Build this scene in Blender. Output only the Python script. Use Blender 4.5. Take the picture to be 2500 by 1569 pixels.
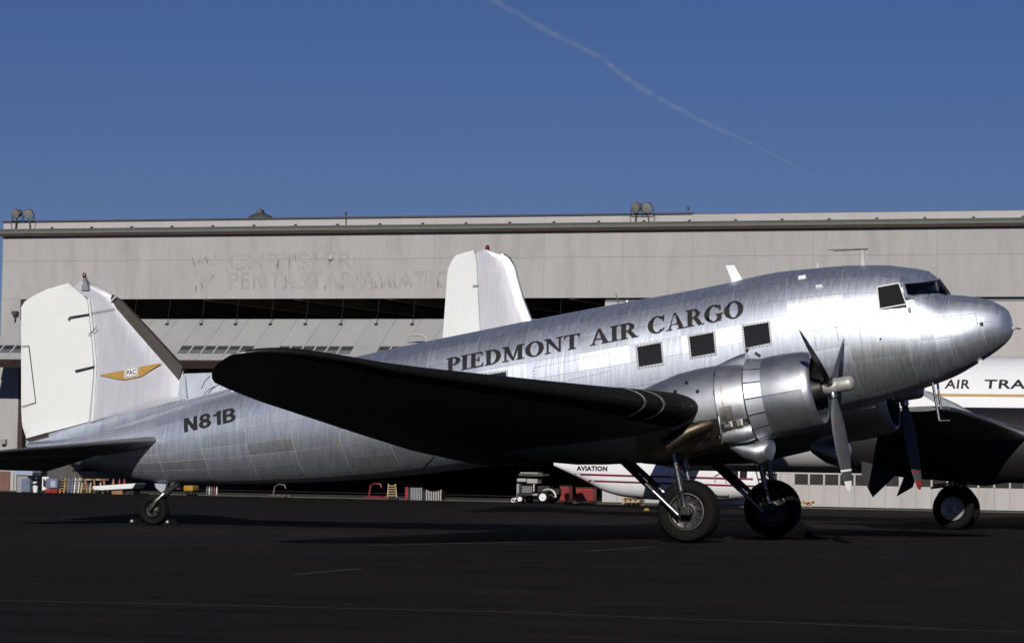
import bpy, bmesh, math, random
from mathutils import Vector, Matrix
random.seed(7)
R = math.radians
for o in list(bpy.data.objects): bpy.data.objects.remove(o)
scene = bpy.context.scene
COL = scene.collection

# ------------------------------------------------------------------ camera
CAM = (14.6936, -53.1631, 1.38142)
YAW, PIT, ROL, FPX = 0.342994, 0.0451884, 0.0162234, 7425.934   # focal length in pixels of a 2500 px wide frame
W0, H0 = 2500, 1569
fw = Vector((-math.sin(YAW)*math.cos(PIT), math.cos(YAW)*math.cos(PIT), math.sin(PIT)))
rt = Vector((math.cos(YAW), math.sin(YAW), 0)); up = rt.cross(fw)
cr, sr = math.cos(ROL), math.sin(ROL)
crt = (rt*cr + up*sr); cup = (up*cr - rt*sr)
cd = bpy.data.cameras.new('camera'); cam = bpy.data.objects.new('camera', cd); COL.objects.link(cam)
cd.sensor_width = 36; cd.lens = 36*FPX/W0; cd.clip_start = 1; cd.clip_end = 60000
cam.matrix_world = Matrix(((crt.x, cup.x, -fw.x, CAM[0]), (crt.y, cup.y, -fw.y, CAM[1]), (crt.z, cup.z, -fw.z, CAM[2]), (0, 0, 0, 1)))
scene.camera = cam
scene.render.resolution_x, scene.render.resolution_y = 1024, 642

# ------------------------------------------------------------------ light
SUN_EL, SUN_AZ = R(25), R(13)          # azimuth: from the hangar's normal towards the nose of the airplane
sdir = Vector((math.sin(SUN_AZ)*math.cos(SUN_EL), -math.cos(SUN_AZ)*math.cos(SUN_EL), math.sin(SUN_EL)))
sl = bpy.data.lights.new('sun', 'SUN'); sl.energy = 5.0; sl.angle = R(0.53); sl.color = (1, 0.955, 0.89)
so = bpy.data.objects.new('sun', sl); COL.objects.link(so)
so.rotation_euler = sdir.to_track_quat('Z', 'Y').to_euler(); so.location = (30, -60, 40)
world = bpy.data.worlds.new('World'); scene.world = world; world.use_nodes = True
wn = world.node_tree; wn.nodes.clear()
sky = wn.nodes.new('ShaderNodeTexSky'); sky.sky_type = 'NISHITA'; sky.sun_disc = False
sky.sun_elevation = SUN_EL; sky.sun_rotation = math.atan2(sdir.x, sdir.y)
sky.altitude = 1500; sky.air_density = 1.0; sky.dust_density = 0.0; sky.ozone_density = 4.0
gam = wn.nodes.new('ShaderNodeVectorMath'); gam.operation = 'MULTIPLY'; gam.inputs[1].default_value = (.53, .575, .88)   # deep clear-air blue of the slide film
bg = wn.nodes.new('ShaderNodeBackground'); bg.inputs['Strength'].default_value = 0.05
wo = wn.nodes.new('ShaderNodeOutputWorld')
wn.links.new(sky.outputs[0], gam.inputs[0]); wn.links.new(gam.outputs[0], bg.inputs[0]); wn.links.new(bg.outputs[0], wo.inputs[0])
scene.view_settings.view_transform = 'Standard'; scene.view_settings.look = 'None'
scene.view_settings.exposure = -0.35; scene.view_settings.gamma = 1.0; scene.view_settings.use_curve_mapping = False

# ------------------------------------------------------------------ pixel -> place (distance always given by a plane the thing stands on)
def ray(px, py):
    dx, dy = px-W0/2, py-H0/2
    a = dx*cr+dy*sr; b = -dx*sr+dy*cr
    return fw*FPX + rt*a - up*b
def PX(px, py, Y):
    d = ray(px, py); return Vector(CAM) + d*((Y-CAM[1])/d.y)
def PG(px, py, Z=0.0):
    d = ray(px, py); return Vector(CAM) + d*((Z-CAM[2])/d.z)

# ------------------------------------------------------------------ materials
def mat(name, col, rough=.6, metal=0., var=0., nscale=6., bump=0., bscale=40., rvar=0., stretch=None, rand=0., spec=.5, coat=0., dirt=None, dirt_amt=0., dirt_scale=3.):
    m = bpy.data.materials.new(name); m.use_nodes = True; n = m.node_tree; b = n.nodes['Principled BSDF']
    b.inputs['Roughness'].default_value = rough; b.inputs['Metallic'].default_value = metal
    b.inputs['Specular IOR Level'].default_value = spec
    if coat: b.inputs['Coat Weight'].default_value = coat; b.inputs['Coat Roughness'].default_value = .08
    base = n.nodes.new('ShaderNodeRGB'); base.outputs[0].default_value = (*col, 1); c = base.outputs[0]
    tc = n.nodes.new('ShaderNodeTexCoord'); mp = n.nodes.new('ShaderNodeMapping'); n.links.new(tc.outputs['Object'], mp.inputs[0])
    if stretch: mp.inputs['Scale'].default_value = stretch[0]; mp.inputs['Rotation'].default_value = stretch[1]
    def noise(scale, detail=5, rg=.6):
        t = n.nodes.new('ShaderNodeTexNoise'); t.inputs['Scale'].default_value = scale; t.inputs['Detail'].default_value = detail
        t.inputs['Roughness'].default_value = rg; n.links.new(mp.outputs[0], t.inputs['Vector']); return t
    def mrange(src, a, b_, lo=.25, hi=.75):
        r = n.nodes.new('ShaderNodeMapRange'); n.links.new(src, r.inputs[0])
        for k, v in zip((1, 2, 3, 4), (lo, hi, a, b_)): r.inputs[k].default_value = v
        return r.outputs[0]
    def mul(c, f):
        x = n.nodes.new('ShaderNodeVectorMath'); x.operation = 'SCALE'; n.links.new(c, x.inputs[0]); n.links.new(f, x.inputs['Scale']); return x.outputs[0]
    if var: c = mul(c, mrange(noise(nscale).outputs[0], 1-var, 1+var))
    if rand:
        oi = n.nodes.new('ShaderNodeObjectInfo'); c = mul(c, mrange(oi.outputs['Random'], 1-rand, 1+rand, 0, 1))
    if dirt:
        mx = n.nodes.new('ShaderNodeMix'); mx.data_type = 'RGBA'
        n.links.new(mrange(noise(dirt_scale, 8, .7).outputs[0], 0, dirt_amt, .5, .75), mx.inputs[0]); n.links.new(c, mx.inputs[6]); mx.inputs[7].default_value = (*dirt, 1); c = mx.outputs[2]
    n.links.new(c, b.inputs['Base Color'])
    if rvar:
        r = mrange(noise(nscale*1.7).outputs[0], rough-rvar, rough+rvar)
        if rand:
            ad = n.nodes.new('ShaderNodeMath'); ad.operation = 'ADD'; n.links.new(r, ad.inputs[0])
            n.links.new(mrange(oi.outputs['Random'], rvar, -rvar, 0, 1), ad.inputs[1]); r = ad.outputs[0]
        n.links.new(r, b.inputs['Roughness'])
    if bump:
        bp = n.nodes.new('ShaderNodeBump'); bp.inputs['Strength'].default_value = 1; bp.inputs['Distance'].default_value = bump
        n.links.new(noise(bscale, 3).outputs[0], bp.inputs['Height']); n.links.new(bp.outputs[0], b.inputs['Normal'])
    return m
TH = R(10.8)
SKIN = ((14, 2.0, 1.0), (0, -TH, 0))    # streaks run round the body, not along it
M = {}
M['alu'] = mat('polished aluminium skin', (.77, .82, .91), .485, .97, .16, 1.6, .0014, .9, .06, SKIN, .26, dirt=(.86, .88, .90), dirt_amt=.55, dirt_scale=1.3)
M['alu_nac'] = mat('aluminium cowling', (.53, .55, .58), .46, .95, .12, 3, .0008, 2.0, .05, None, .04)
M['alu_dirty'] = mat('sooty aluminium', (.42, .39, .35), .42, 1, .3, 4, .002, 3, .1, None, .1, dirt=(.05, .04, .03), dirt_amt=.8, dirt_scale=4)
M['alu_wing'] = mat('wing aluminium', (.20, .20, .21), .45, .9, .10, 2, .001, 2, .05)  # bare metal darkened in its base colour to stand for the shaded wing underside
M['alu_paint'] = mat('silver white painted skin', (.60, .60, .635), .42, .38, .09, 2.2, .0006, 2, .05, ((5, 2, .8), (0, -TH, 0)), .03)
M['lap'] = mat('lapped skin edge', (.85, .87, .90), .45, .8)
M['seam'] = mat('dark joint under the skin', (.16, .17, .19), .6, .6)
M['white'] = mat('white aircraft paint', (.72, .735, .725), .35, 0, .03, 4, .0004, 2, .05, None, .02)
M['white2'] = mat('white gloss paint', (.76, .76, .78), .3, 0, .03, 3, 0, 1, .05, None, .02, coat=.2)
M['black'] = mat('black paint', (.012, .011, .012), .55, 0, .2, 5)
M['rubber'] = mat('tyre rubber', (.0045, .004, .004), .85, 0, .3, 12, .002, 30, spec=.2)
M['boot'] = mat('black rubber boot', (.008, .0075, .007), .8, 0, .25, 6, spec=.15)
M['boot_brown'] = mat('brown rubber boot', (.05, .043, .037), .7, 0, .25, 6)
M['letter'] = mat('black lettering', (.018, .015, .015), .5, 0, .3, 6)
M['letter_brown'] = mat('brown black lettering', (.02, .015, .014), .5, 0, .3, 6)
M['gold'] = mat('gold emblem paint', (.42, .24, .06), .5, 0, .1, 9)
M['steel'] = mat('bright steel', (.42, .42, .42), .3, 1, .2, 9, 0, 1, .1)
M['darksteel'] = mat('dark steel', (.06, .057, .055), .45, .8, .3, 9, 0, 1, .1)
M['oleo'] = mat('worn oleo steel', (.22, .215, .21), .28, .9, .4, 11, 0, 1, .12)
M['rim'] = mat('dull rim', (.10, .098, .095), .5, .5, .4, 14)
M['hubgrey'] = mat('grey hub metal', (.40, .39, .37), .5, .4, .25, 14)
M['blade'] = mat('grey propeller paint', (.06, .064, .072), .6, .2, .15, 6)
M['red'] = mat('red paint', (.22, .018, .016), .5, 0, .2, 6)
M['glass'] = mat('smoked window glass', (.02, .018, .015), .08, 0, 0, 1, spec=.6)
M['engine'] = mat('engine black', (.03, .03, .028), .5, .5, .4, 9)
M['tan'] = mat('old exhaust steel', (.10, .078, .056), .45, .9, .3, 8, 0, 1, .1)
M['beacon'] = mat('red beacon glass', (.10, .012, .01), .15, 0)
M['asphalt'] = mat('black asphalt', (.0125, .0105, .0100), .95, 0, .6, .5, .006, 45, 0, ((.8, 3.2, 1), (0, 0, .06)), spec=.06, dirt=(.025, .0215, .0205), dirt_amt=.8, dirt_scale=.16)
M['line'] = mat('worn pale ground line', (.032, .028, .027), .9, 0, .5, 3, dirt=(.02, .018, .018), dirt_amt=1, dirt_scale=2.5)
M['line_long'] = mat('pale ground line', (.10, .09, .085), .9, 0, .5, 3, dirt=(.03, .026, .024), dirt_amt=1, dirt_scale=1.5)
M['alu_flap'] = mat('dull cowl flap', (.50, .53, .58), .56, .9, .12, 3, 0, 1, .05, None, .12)
M['apron'] = mat('concrete sill', (.09, .085, .07), .9, 0, .4, 2)
M['wall'] = mat('grey stucco wall', (.355, .345, .337), .9, 0, .09, .8, .004, 14, 0, ((1.6, 1.6, .45), (0, 0, 0)), .018, dirt=(.25, .24, .23), dirt_amt=.7, dirt_scale=.9)
M['joint'] = mat('wall joint', (.26, .25, .25), .9)
M['parapet'] = mat('pale parapet', (.40, .385, .385), .9, 0, .06, 1.5, .002, 18, 0, None, .03)
M['gutter'] = mat('green grey gutter', (.115, .12, .108), .7, .2, .15, 4)
M['gutter_red'] = mat('rusty dark trim', (.04, .022, .018), .8, 0, .3, 4)
M['coping'] = mat('dark coping', (.05, .048, .058), .7, 0, .2, 3)
M['door'] = mat('pale hangar door', (.40, .38, .375), .75, 0, .06, 1.3, .002, 9, 0, ((3, 3, .6), (0, 0, 0)), .04, dirt=(.3, .26, .2), dirt_amt=.4, dirt_scale=.8)
M['door_frame'] = mat('door mullion', (.40, .385, .38), .7, 0, .08, 3)
M['canopy'] = mat('canopy sheet', (.34, .335, .34), .75, 0, .06, 1.5, .002, 7, 0, None, .04)
M['pane'] = mat('dusty dark pane', (.03, .028, .026), .3, 0, .3, 3)
M['pane_pale'] = mat('pale dusty pane', (.12, .135, .14), .35, 0, .2, 3)
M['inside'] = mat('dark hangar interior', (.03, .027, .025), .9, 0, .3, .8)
M['beam'] = mat('tan ceiling beam', (.5, .43, .32), .9, 0, .2, 2)
M['ghost'] = mat('darker wall where letters stood', (.318, .305, .295), .9, 0, .12, 1.5, dirt=(.35, .34, .332), dirt_amt=1, dirt_scale=1.4)
M['stain'] = mat('rust run', (.16, .14, .12), .9, 0, .4, 6, dirt=(.34, .33, .31), dirt_amt=1, dirt_scale=3)
M['green'] = mat('dull green sheet', (.055, .07, .05), .7, .2, .25, 5)
M['brick'] = mat('brown door paint', (.16, .085, .065), .8, 0, .15, 3)
M['wood'] = mat('orange wood', (.27, .14, .06), .7, 0, .2, 6)
M['wood_pale'] = mat('pale wood', (.36, .26, .15), .7, 0, .2, 6)
M['yellow'] = mat('yellow paint', (.33, .19, .02), .5, 0, .15, 5)
M['blue'] = mat('pale blue cover', (.30, .34, .45), .7, 0, .15, 5)
M['navy'] = mat('slate blue cover', (.12, .14, .2), .7, 0, .15, 5)
M['greypaint'] = mat('grey paint', (.25, .26, .28), .6, 0, .15, 5)
M['redline'] = mat('dark red stripe', (.16, .012, .018), .4, 0, .1, 5)
M['bulb'] = mat('flood lamp glass', (.2, .2, .19), .1, 0, 0, 1, coat=.5)
def glass_mat():
    m = bpy.data.materials.new('cockpit glass'); m.use_nodes = True; n = m.node_tree; b = n.nodes['Principled BSDF']
    g = n.nodes.new('ShaderNodeBsdfGlossy'); g.inputs['Roughness'].default_value = .03
    t = n.nodes.new('ShaderNodeBsdfTransparent'); t.inputs[0].default_value = (.62, .68, .66, 1)
    f = n.nodes.new('ShaderNodeFresnel'); f.inputs[0].default_value = 1.5
    x = n.nodes.new('ShaderNodeMixShader'); n.links.new(f.outputs[0], x.inputs[0]); n.links.new(t.outputs[0], x.inputs[1]); n.links.new(g.outputs[0], x.inputs[2])
    n.links.new(x.outputs[0], n.nodes['Material Output'].inputs[0]); n.nodes.remove(b); return m
M['clear'] = glass_mat()
def worn_letter():
    m = M['letter_brown'].copy(); m.name = 'chipped lettering'; n = m.node_tree; b = n.nodes['Principled BSDF']
    tc = n.nodes.new('ShaderNodeTexCoord'); t = n.nodes.new('ShaderNodeTexNoise'); t.inputs['Scale'].default_value = 9; t.inputs['Detail'].default_value = 6
    n.links.new(tc.outputs['Object'], t.inputs['Vector']); r = n.nodes.new('ShaderNodeMapRange'); n.links.new(t.outputs[0], r.inputs[0])
    for k, v in zip((1, 2, 3, 4), (.575, .595, 1, 0)): r.inputs[k].default_value = v
    n.links.new(r.outputs[0], b.inputs['Alpha']); return m
M['letter_worn'] = worn_letter()

# ------------------------------------------------------------------ building helpers
def tag(o, label=None, cat=None, group=None, kind=None):
    for k, v in (('label', label), ('category', cat), ('group', group), ('kind', kind)):
        if v: o[k] = v
    return o
def empty(name, loc=(0, 0, 0), label=None, cat=None, group=None):
    o = bpy.data.objects.new(name, None); o.location = loc; COL.objects.link(o); o.empty_display_size = .3
    return tag(o, label, cat, group)
WPOS = {}
def wpos(o):
    p = Vector(o.location)
    while o.parent: o = o.parent; p += Vector(o.location)
    return p
class MB:
    """collects shapes; build() links them as one mesh object. Coordinates are world coordinates, or the thing's own when local=True."""
    def __init__(s): s.v = []; s.f = []; s.n = None
    def add(s, vs, fs):
        k = len(s.v); s.v += [tuple(v) for v in vs]; s.f += [tuple(i+k for i in f) for f in fs]; return s
    def box(s, lo, hi):
        x0, y0, z0 = lo; x1, y1, z1 = hi
        return s.add([(x0, y0, z0), (x1, y0, z0), (x1, y1, z0), (x0, y1, z0), (x0, y0, z1), (x1, y0, z1), (x1, y1, z1), (x0, y1, z1)],
                     [(0, 3, 2, 1), (4, 5, 6, 7), (0, 1, 5, 4), (1, 2, 6, 5), (2, 3, 7, 6), (3, 0, 4, 7)])
    def frame(s, c, ax, ay, az, h):   # oriented box: centre, axes, half sizes
        c = Vector(c); A = [Vector(a).normalized()*k for a, k in zip((ax, ay, az), h)]
        vs = [c+A[0]*i+A[1]*j+A[2]*k for k in (-1, 1) for i, j in ((-1, -1), (1, -1), (1, 1), (-1, 1))]
        return s.add(vs, [(0, 3, 2, 1), (4, 5, 6, 7), (0, 1, 5, 4), (1, 2, 6, 5), (2, 3, 7, 6), (3, 0, 4, 7)])
    def bar(s, a, b, w, h=None, upv=(0, 0, 1)):
        a, b = Vector(a), Vector(b); d = (b-a); u = Vector(upv)
        if abs(d.normalized().dot(u)) > .98: u = Vector((1, 0, 0))
        sx = d.cross(u).normalized(); sy = sx.cross(d).normalized(); h = h or w
        return s.frame((a+b)/2, d, sx, sy, (d.length/2, w/2, h/2))
    def tube(s, pts, r, n=10, cap=True):
        pts = [Vector(p) for p in pts]; rs = r if isinstance(r, (list, tuple)) else [r]*len(pts)
        prev = None; rings = []
        for i, p in enumerate(pts):
            d = (pts[min(i+1, len(pts)-1)]-pts[max(i-1, 0)]).normalized()
            if prev is None: a = d.orthogonal().normalized()
            else:
                a = prev-d*prev.dot(d); a = a.normalized() if a.length > 1e-6 else d.orthogonal().normalized()
            prev = a; b = d.cross(a)
            rings.append([p+(a*math.cos(t)+b*math.sin(t))*rs[i] for t in [2*math.pi*k/n for k in range(n)]])
        return s.loft(rings, cap)
    def loft(s, rings, cap=True, closed=True):
        n = len(rings[0]); vs = [v for r in rings for v in r]; fs = []
        m = n if closed else n-1
        for i in range(len(rings)-1):
            for k in range(m):
                fs.append((i*n+k, i*n+(k+1) % n, (i+1)*n+(k+1) % n, (i+1)*n+k))
        if cap: fs += [tuple(range(n))[::-1], tuple((len(rings)-1)*n+k for k in range(n))]
        return s.add(vs, fs)
    def lathe(s, c, ax, prof, n=24, cap=False, up_=(0, 0, 1), a0=0, a1=2*math.pi, sq=None):
        c = Vector(c); ax = Vector(ax).normalized(); u = Vector(up_); u = Vector((1, 0, 0)) if abs(u.normalized().dot(ax)) > .99 else u; u = (u-ax*u.dot(ax)).normalized(); w = ax.cross(u)
        full = abs(a1-a0-2*math.pi) < 1e-6; k = n if full else n+1
        rings = []
        for d, r in prof:
            ring = []
            for i in range(k):
                t = a0+(a1-a0)*i/n; rr = r(t) if callable(r) else r
                ring.append(c+ax*d+(u*math.cos(t)+w*math.sin(t))*rr)
            rings.append(ring)
        return s.loft(rings, cap, full)
    def prism(s, pts, off):           # polygon (list of 3d points) pushed along off
        n = len(pts); off = Vector(off); a = [Vector(p)-off/2 for p in pts]; b = [Vector(p)+off/2 for p in pts]
        return s.add(a+b, [tuple(range(n))[::-1], tuple(range(n, 2*n))]+[(i, (i+1) % n, n+(i+1) % n, n+i) for i in range(n)])
    def build(s, name, m, parent=None, smooth=False, local=False, kind=None, flat_normals=None, nrm=None, bevel=0):
        me = bpy.data.meshes.new(name); off = Vector((0, 0, 0)) if (local or parent is None) else wpos(parent)
        me.from_pydata([tuple(Vector(v)-off) for v in s.v], [], s.f); me.validate()
        bm = bmesh.new(); bm.from_mesh(me); 
        if nrm is None: bmesh.ops.recalc_face_normals(bm, faces=bm.faces)
        bm.to_mesh(me); bm.free()
        me.materials.append(M[m] if isinstance(m, str) else m)
        if smooth:
            for p in me.polygons: p.use_smooth = True
            if nrm: me.normals_split_custom_set_from_vertices(nrm)
            else: me.set_sharp_from_angle(angle=R(38))
        o = bpy.data.objects.new(name, me); COL.objects.link(o)
        if parent: o.parent = parent
        if kind: o['kind'] = kind
        if bevel:
            bv = o.modifiers.new('bevel', 'BEVEL'); bv.width = bevel; bv.segments = 2; bv.limit_method = 'ANGLE'
        return o
def interp(tab, x):
    if x <= tab[0][0]: return tab[0][1]
    for (a, p), (b, q) in zip(tab, tab[1:]):
        if x <= b: return p+(q-p)*(x-a)/(b-a)
    return tab[-1][1]
def pchip(tab):
    xs = [t[0] for t in tab]; ys = [t[1] for t in tab]; n = len(xs)
    h = [xs[i+1]-xs[i] for i in range(n-1)]; d = [(ys[i+1]-ys[i])/h[i] for i in range(n-1)]
    m = [d[0]]+[0 if d[i-1]*d[i] <= 0 else (h[i-1]+h[i])*3/((2*h[i]+h[i-1])/d[i-1]+(h[i]+2*h[i-1])/d[i]) for i in range(1, n-1)]+[d[-1]]
    def f(x):
        if x <= xs[0]: return ys[0]
        if x >= xs[-1]: return ys[-1]
        i = max(k for k in range(n-1) if xs[k] <= x); t = (x-xs[i])/h[i]
        return (2*t**3-3*t*t+1)*ys[i]+(t**3-2*t*t+t)*h[i]*m[i]+(-2*t**3+3*t*t)*ys[i+1]+(t**3-t*t)*h[i]*m[i+1]
    return f
def text_mesh(body, bold=0., spacing=1.0):
    cu = bpy.data.curves.new('txt', 'FONT'); cu.body = body; cu.offset = bold; cu.space_character = spacing; cu.resolution_u = 4
    ob = bpy.data.objects.new('txt', cu); COL.objects.link(ob)
    dg = bpy.context.evaluated_depsgraph_get(); me = bpy.data.meshes.new_from_object(ob.evaluated_get(dg))
    bpy.data.objects.remove(ob); bpy.data.curves.remove(cu)
    vs = [(v.co.x, v.co.y) for v in me.vertices]; fs = [tuple(p.vertices) for p in me.polygons]; bpy.data.meshes.remove(me)
    x0, x1 = min(v[0] for v in vs), max(v[0] for v in vs); y0, y1 = min(v[1] for v in vs), max(v[1] for v in vs)
    return [((x-x0)/(x1-x0), (y-y0)/(y1-y0)) for x, y in vs], fs      # normalised to 0..1 both ways
def slice_mesh(vs2, fs, step):                       # cut a flat letter mesh into strips so that it can follow a curved skin
    bm = bmesh.new(); V = [bm.verts.new((x, y, z)) for x, y, z in vs2]
    for f in fs:
        try: bm.faces.new([V[i] for i in f])
        except ValueError: pass
    y0 = min(v[1] for v in vs2); y1 = max(v[1] for v in vs2); y = y0+step
    while y < y1:
        bmesh.ops.bisect_plane(bm, geom=bm.verts[:]+bm.edges[:]+bm.faces[:], plane_co=(0, y, 0), plane_no=(0, 1, 0)); y += step
    bm.verts.index_update()
    out = [tuple(v.co) for v in bm.verts], [tuple(v.index for v in f.verts) for f in bm.faces]
    bm.free(); return out
# ------------------------------------------------------------------ ground
g = MB().add([(-900, -400, 0), (900, -400, 0), (900, 1500, 0), (-900, 1500, 0)], [(0, 1, 2, 3)]).build('ground', 'asphalt'); g['kind'] = 'structure'
def ground_line(pts, w, name, z=.004, m='line'):
    P = [PG(*p) for p in pts]; b = MB()
    for a, c in zip(P, P[1:]):
        n = (c-a).cross(Vector((0, 0, 1))).normalized()*w/2
        b.add([(p.x, p.y, z) for p in (a-n, a+n, c+n, c-n)], [(0, 1, 2, 3)])
    o = b.build(name, m); o['kind'] = 'structure'; return o
ground_line([(-40, 1464), (176, 1469), (700, 1481), (1245, 1494), (1900, 1519), (2540, 1545)], .035, 'painted_line', m='line_long')
ground_line([(720, 1402), (880, 1388)], .09, 'painted_line')
ground_line([(1430, 1345), (1600, 1334)], .10, 'painted_line')
ground_line([(150, 1262), (420, 1258)], .25, 'painted_line')
ground_line([(900, 1331), (1300, 1322)], .12, 'painted_line')
YH = 40.5
a = MB().box((PX(-60, 1200, YH).x, YH-1.1, 0), (12, YH-.02, .02)).build('concrete_sill', 'apron'); a['kind'] = 'structure'

# ------------------------------------------------------------------ hangar
def HX(px, py=640): return PX(px, py, YH).x
def HZ(py, px=300): return PX(px, py, YH).z
zT, zG1, zG0, zS, zD = HZ(540), HZ(558), HZ(575), HZ(636), HZ(730)
xl, xr = HX(6), 16.0
xo, xd = HX(46, 900), HX(1472, 900)        # left jamb of the open bay, edge of the closed bay
hang = empty('hangar', ((xl+xr)/2, YH, 0), 'wide grey stucco hangar with dark open bay and faded ghost lettering', 'hangar')
def slab(lo, hi, m, name, par, bev=0): return MB().box(lo, hi).build(name, m, par, bevel=bev)
seams = [xl]+[HX(p) for p in (308, 556, 808, 1060, 1328, 1520, 1690, 1986, 2287)]+[HX(2600), HX(2920), xr]
J = .006
slab((xl+.02, YH+.06, zD+.02), (xr-.02, YH+.5, zT-.05), 'joint', 'wall_core', hang)
for a, b in zip(seams, seams[1:]):
    for z0, z1 in ((zD, zS), (zS, zG1-.01)):
        slab((a+J/2, YH+random.uniform(0, .004), z0+J/2), (b-J/2, YH+.08, z1-J/2), 'wall', 'wall_panel', hang)
    n = max(1, round((b-a)/1.45))
    for k in range(n):
        x0, x1 = a+(b-a)*k/n, a+(b-a)*(k+1)/n
        slab((x0+J/3, YH+.01, zG1-.01), (x1-J/3, YH+.3, zT), 'parapet', 'parapet_panel', hang)
zc = zT+.055
slab((xl-.03, YH-.04, zT), (HX(1690, 520), YH+.36, zc), 'coping', 'coping', hang)
slab((HX(1690, 520), YH-.0, zT), (xr, YH+.36, zT+.02), 'gutter', 'coping', hang)
gx = 0
b = MB(); b.box((xl-.12, YH-.20, zG0+.085), (xr, YH-.005, zG1)); b.box((xl-.12, YH-.23, zG1-.03), (xr, YH-.2, zG1+.012))
gut = b.build('gutter', 'gutter', hang)
MB().box((xl-.1, YH-.17, zG0), (xr, YH-.006, zG0+.083)).build('gutter_trim', 'gutter_red', gut)
x = HX(130, 560)
while x < xr:
    MB().box((x-.045, YH-.14, zG1+.013), (x+.045, YH-.03, zG1+.045)).box((x-.02, YH-.12, zG1+.045), (x+.035, YH-.05, zG1+.075)).build('gutter_bracket', 'darksteel', gut)
    x += 1.53
# left pier, side return and interior
slab((xl, YH, 0), (xo, YH+.5, zD-J/2), 'wall', 'wall_pier', hang)
slab((xo+.003, YH+.05, 0), (xo+.16, YH+.45, zD-.02), 'gutter_red', 'door_jamb', hang)
slab((xl+.01, YH+.52, 0), (xl+.3, YH+44, zT-.08), 'wall', 'side_wall', hang)
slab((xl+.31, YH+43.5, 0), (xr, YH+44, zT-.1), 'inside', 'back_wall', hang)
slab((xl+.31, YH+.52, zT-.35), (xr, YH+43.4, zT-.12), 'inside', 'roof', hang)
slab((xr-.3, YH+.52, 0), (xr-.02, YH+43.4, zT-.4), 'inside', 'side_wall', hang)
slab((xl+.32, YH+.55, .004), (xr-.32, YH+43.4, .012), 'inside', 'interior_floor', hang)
for px in (490, 715, 940, 1165, 1390):
    xb = HX(px-8, 735)
    MB().box((xb-.14, YH+.7, zD-.02), (xb+.14, YH+30, zD+.3)).build('ceiling_beam', 'beam', hang)
# left: brown side door and lamp on the pier
slab((HX(-20, 1170), YH-.05, .02), (HX(27, 1170), YH-.008, HZ(1150, 20)), 'brick', 'side_door', hang)
for k in range(3):
    slab((HX(-16+14*k, 1170), YH-.062, .05), (HX(-4+14*k, 1170), YH-.051, HZ(1153, 20)), 'brick', 'door_board', hang)
slab((HX(28, 1170), YH-.07, .02), (HX(35, 1170), YH-.008, HZ(1147, 20)), 'parapet', 'door_post', hang)
wl = empty('wall_lamp', PX(9, 1080, YH-.1), 'small grey box lamp on the wall left of the open bay', 'lamp')
MB().box((wl.location.x-.09, YH-.16, wl.location.z-.02), (wl.location.x+.09, YH-.005, wl.location.z+.12)).build('housing', 'greypaint', wl)
MB().box((wl.location.x-.07, YH-.18, wl.location.z-.06), (wl.location.x+.07, YH-.03, wl.location.z-.021)).build('lens', 'bulb', wl)
# round wall light above the letters
p = PX(808, 629, YH)
MB().lathe(p+Vector((0, -.004, 0)), (0, -1, 0), [(0, .10), (.05, .10), (.09, .07), (.1, .0)], 16).build('wall_roundel', 'parapet', hang, True)
# ghost letters left by a removed sign
def wall_text(body, px0, px1, py1, py0, bold=.012):
    vs, fs = text_mesh(body, bold, 1.08); A = PX(px0, py0, YH); B = PX(px1, py0, YH); h = PX(px0, py1, YH).z-A.z
    b = MB().add([(A.x+(B.x-A.x)*x, YH-.0035, A.z+h*y) for x, y in vs], fs); return b.build('ghost_lettering', 'ghost', hang)
wall_text('CHRYSLER', 560, 862, 617, 660)
wall_text('PENTASTAR AVIATION', 558, 1150, 664, 706)
c = PX(500, 660, YH); b = MB()
for k in range(5):                                   # the five wedges of the old emblem
    t0, t1 = math.pi/2+k*2*math.pi/5, math.pi/2+(k+1)*2*math.pi/5; tm = (t0+t1)/2
    pt = lambda t, r: (c.x+math.cos(t)*r, YH-.0035, c.z+math.sin(t)*r)
    b.add([pt(t0+.06, .46), pt(t0+.5, .2), pt(tm, .38), pt(t1-.06, .46)], [(0, 1, 2, 3)])
b.build('ghost_emblem', 'ghost', hang)
b = MB()
for k in range(95):
    px = random.choice([random.uniform(470, 530), random.uniform(555, 870), random.uniform(555, 1085), random.uniform(700, 1085)])
    row = random.random() < .45 and px < 870
    py = random.uniform(618, 650) if row else random.uniform(672, 700)
    q = PX(px, py, YH); w = random.uniform(.006, .017); L = random.uniform(.06, .3)
    b.add([(q.x-w, YH-.0055, q.z), (q.x+w, YH-.0055, q.z), (q.x+w*.3, YH-.0055, q.z-L), (q.x-w*.3, YH-.0055, q.z-L)], [(0, 1, 2, 3)])
b.build('rust_runs', 'stain', hang, kind='stuff')
# ---- closed bay on the right: boards below, a strip of panes, large sheets above
door = slab((xd, YH+.14, .03), (xr-.35, YH+.2, zD+.05), 'seam', 'closed_door', hang)
zw0, zw1 = PX(1990, 1183, YH+.1).z, PX(1990, 1157, YH+.1).z
bw = .49; k = 0; x = xd
while x < xr-.5:
    slab((x+.004, YH+.10+random.uniform(0, .006), .05), (x+bw-.004, YH+.138, zw0), 'door', 'door_board', door)
    wide = (k % 8 == 3)
    slab((x+bw-(.06 if wide else .03), YH+.085, zw0+.002), (x+bw+(.06 if wide else .025), YH+.138, zw1), 'door_frame', 'mullion', door)
    if k % 8 == 4: slab((x+.07, YH+.09, zw0+.003), (x+bw-.032, YH+.138, zw1-.003), 'door', 'door_board', door)
    else: slab((x+.03, YH+.12, zw0+.003), (x+bw-.035, YH+.139, zw1-.003), 'pane', 'pane', door)
    x += bw; k += 1
slab((xd, YH+.088, zw1+.001), (xr-.35, YH+.137, zw1+.05), 'door_frame', 'rail', door)
x = xd; k = 0
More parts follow.
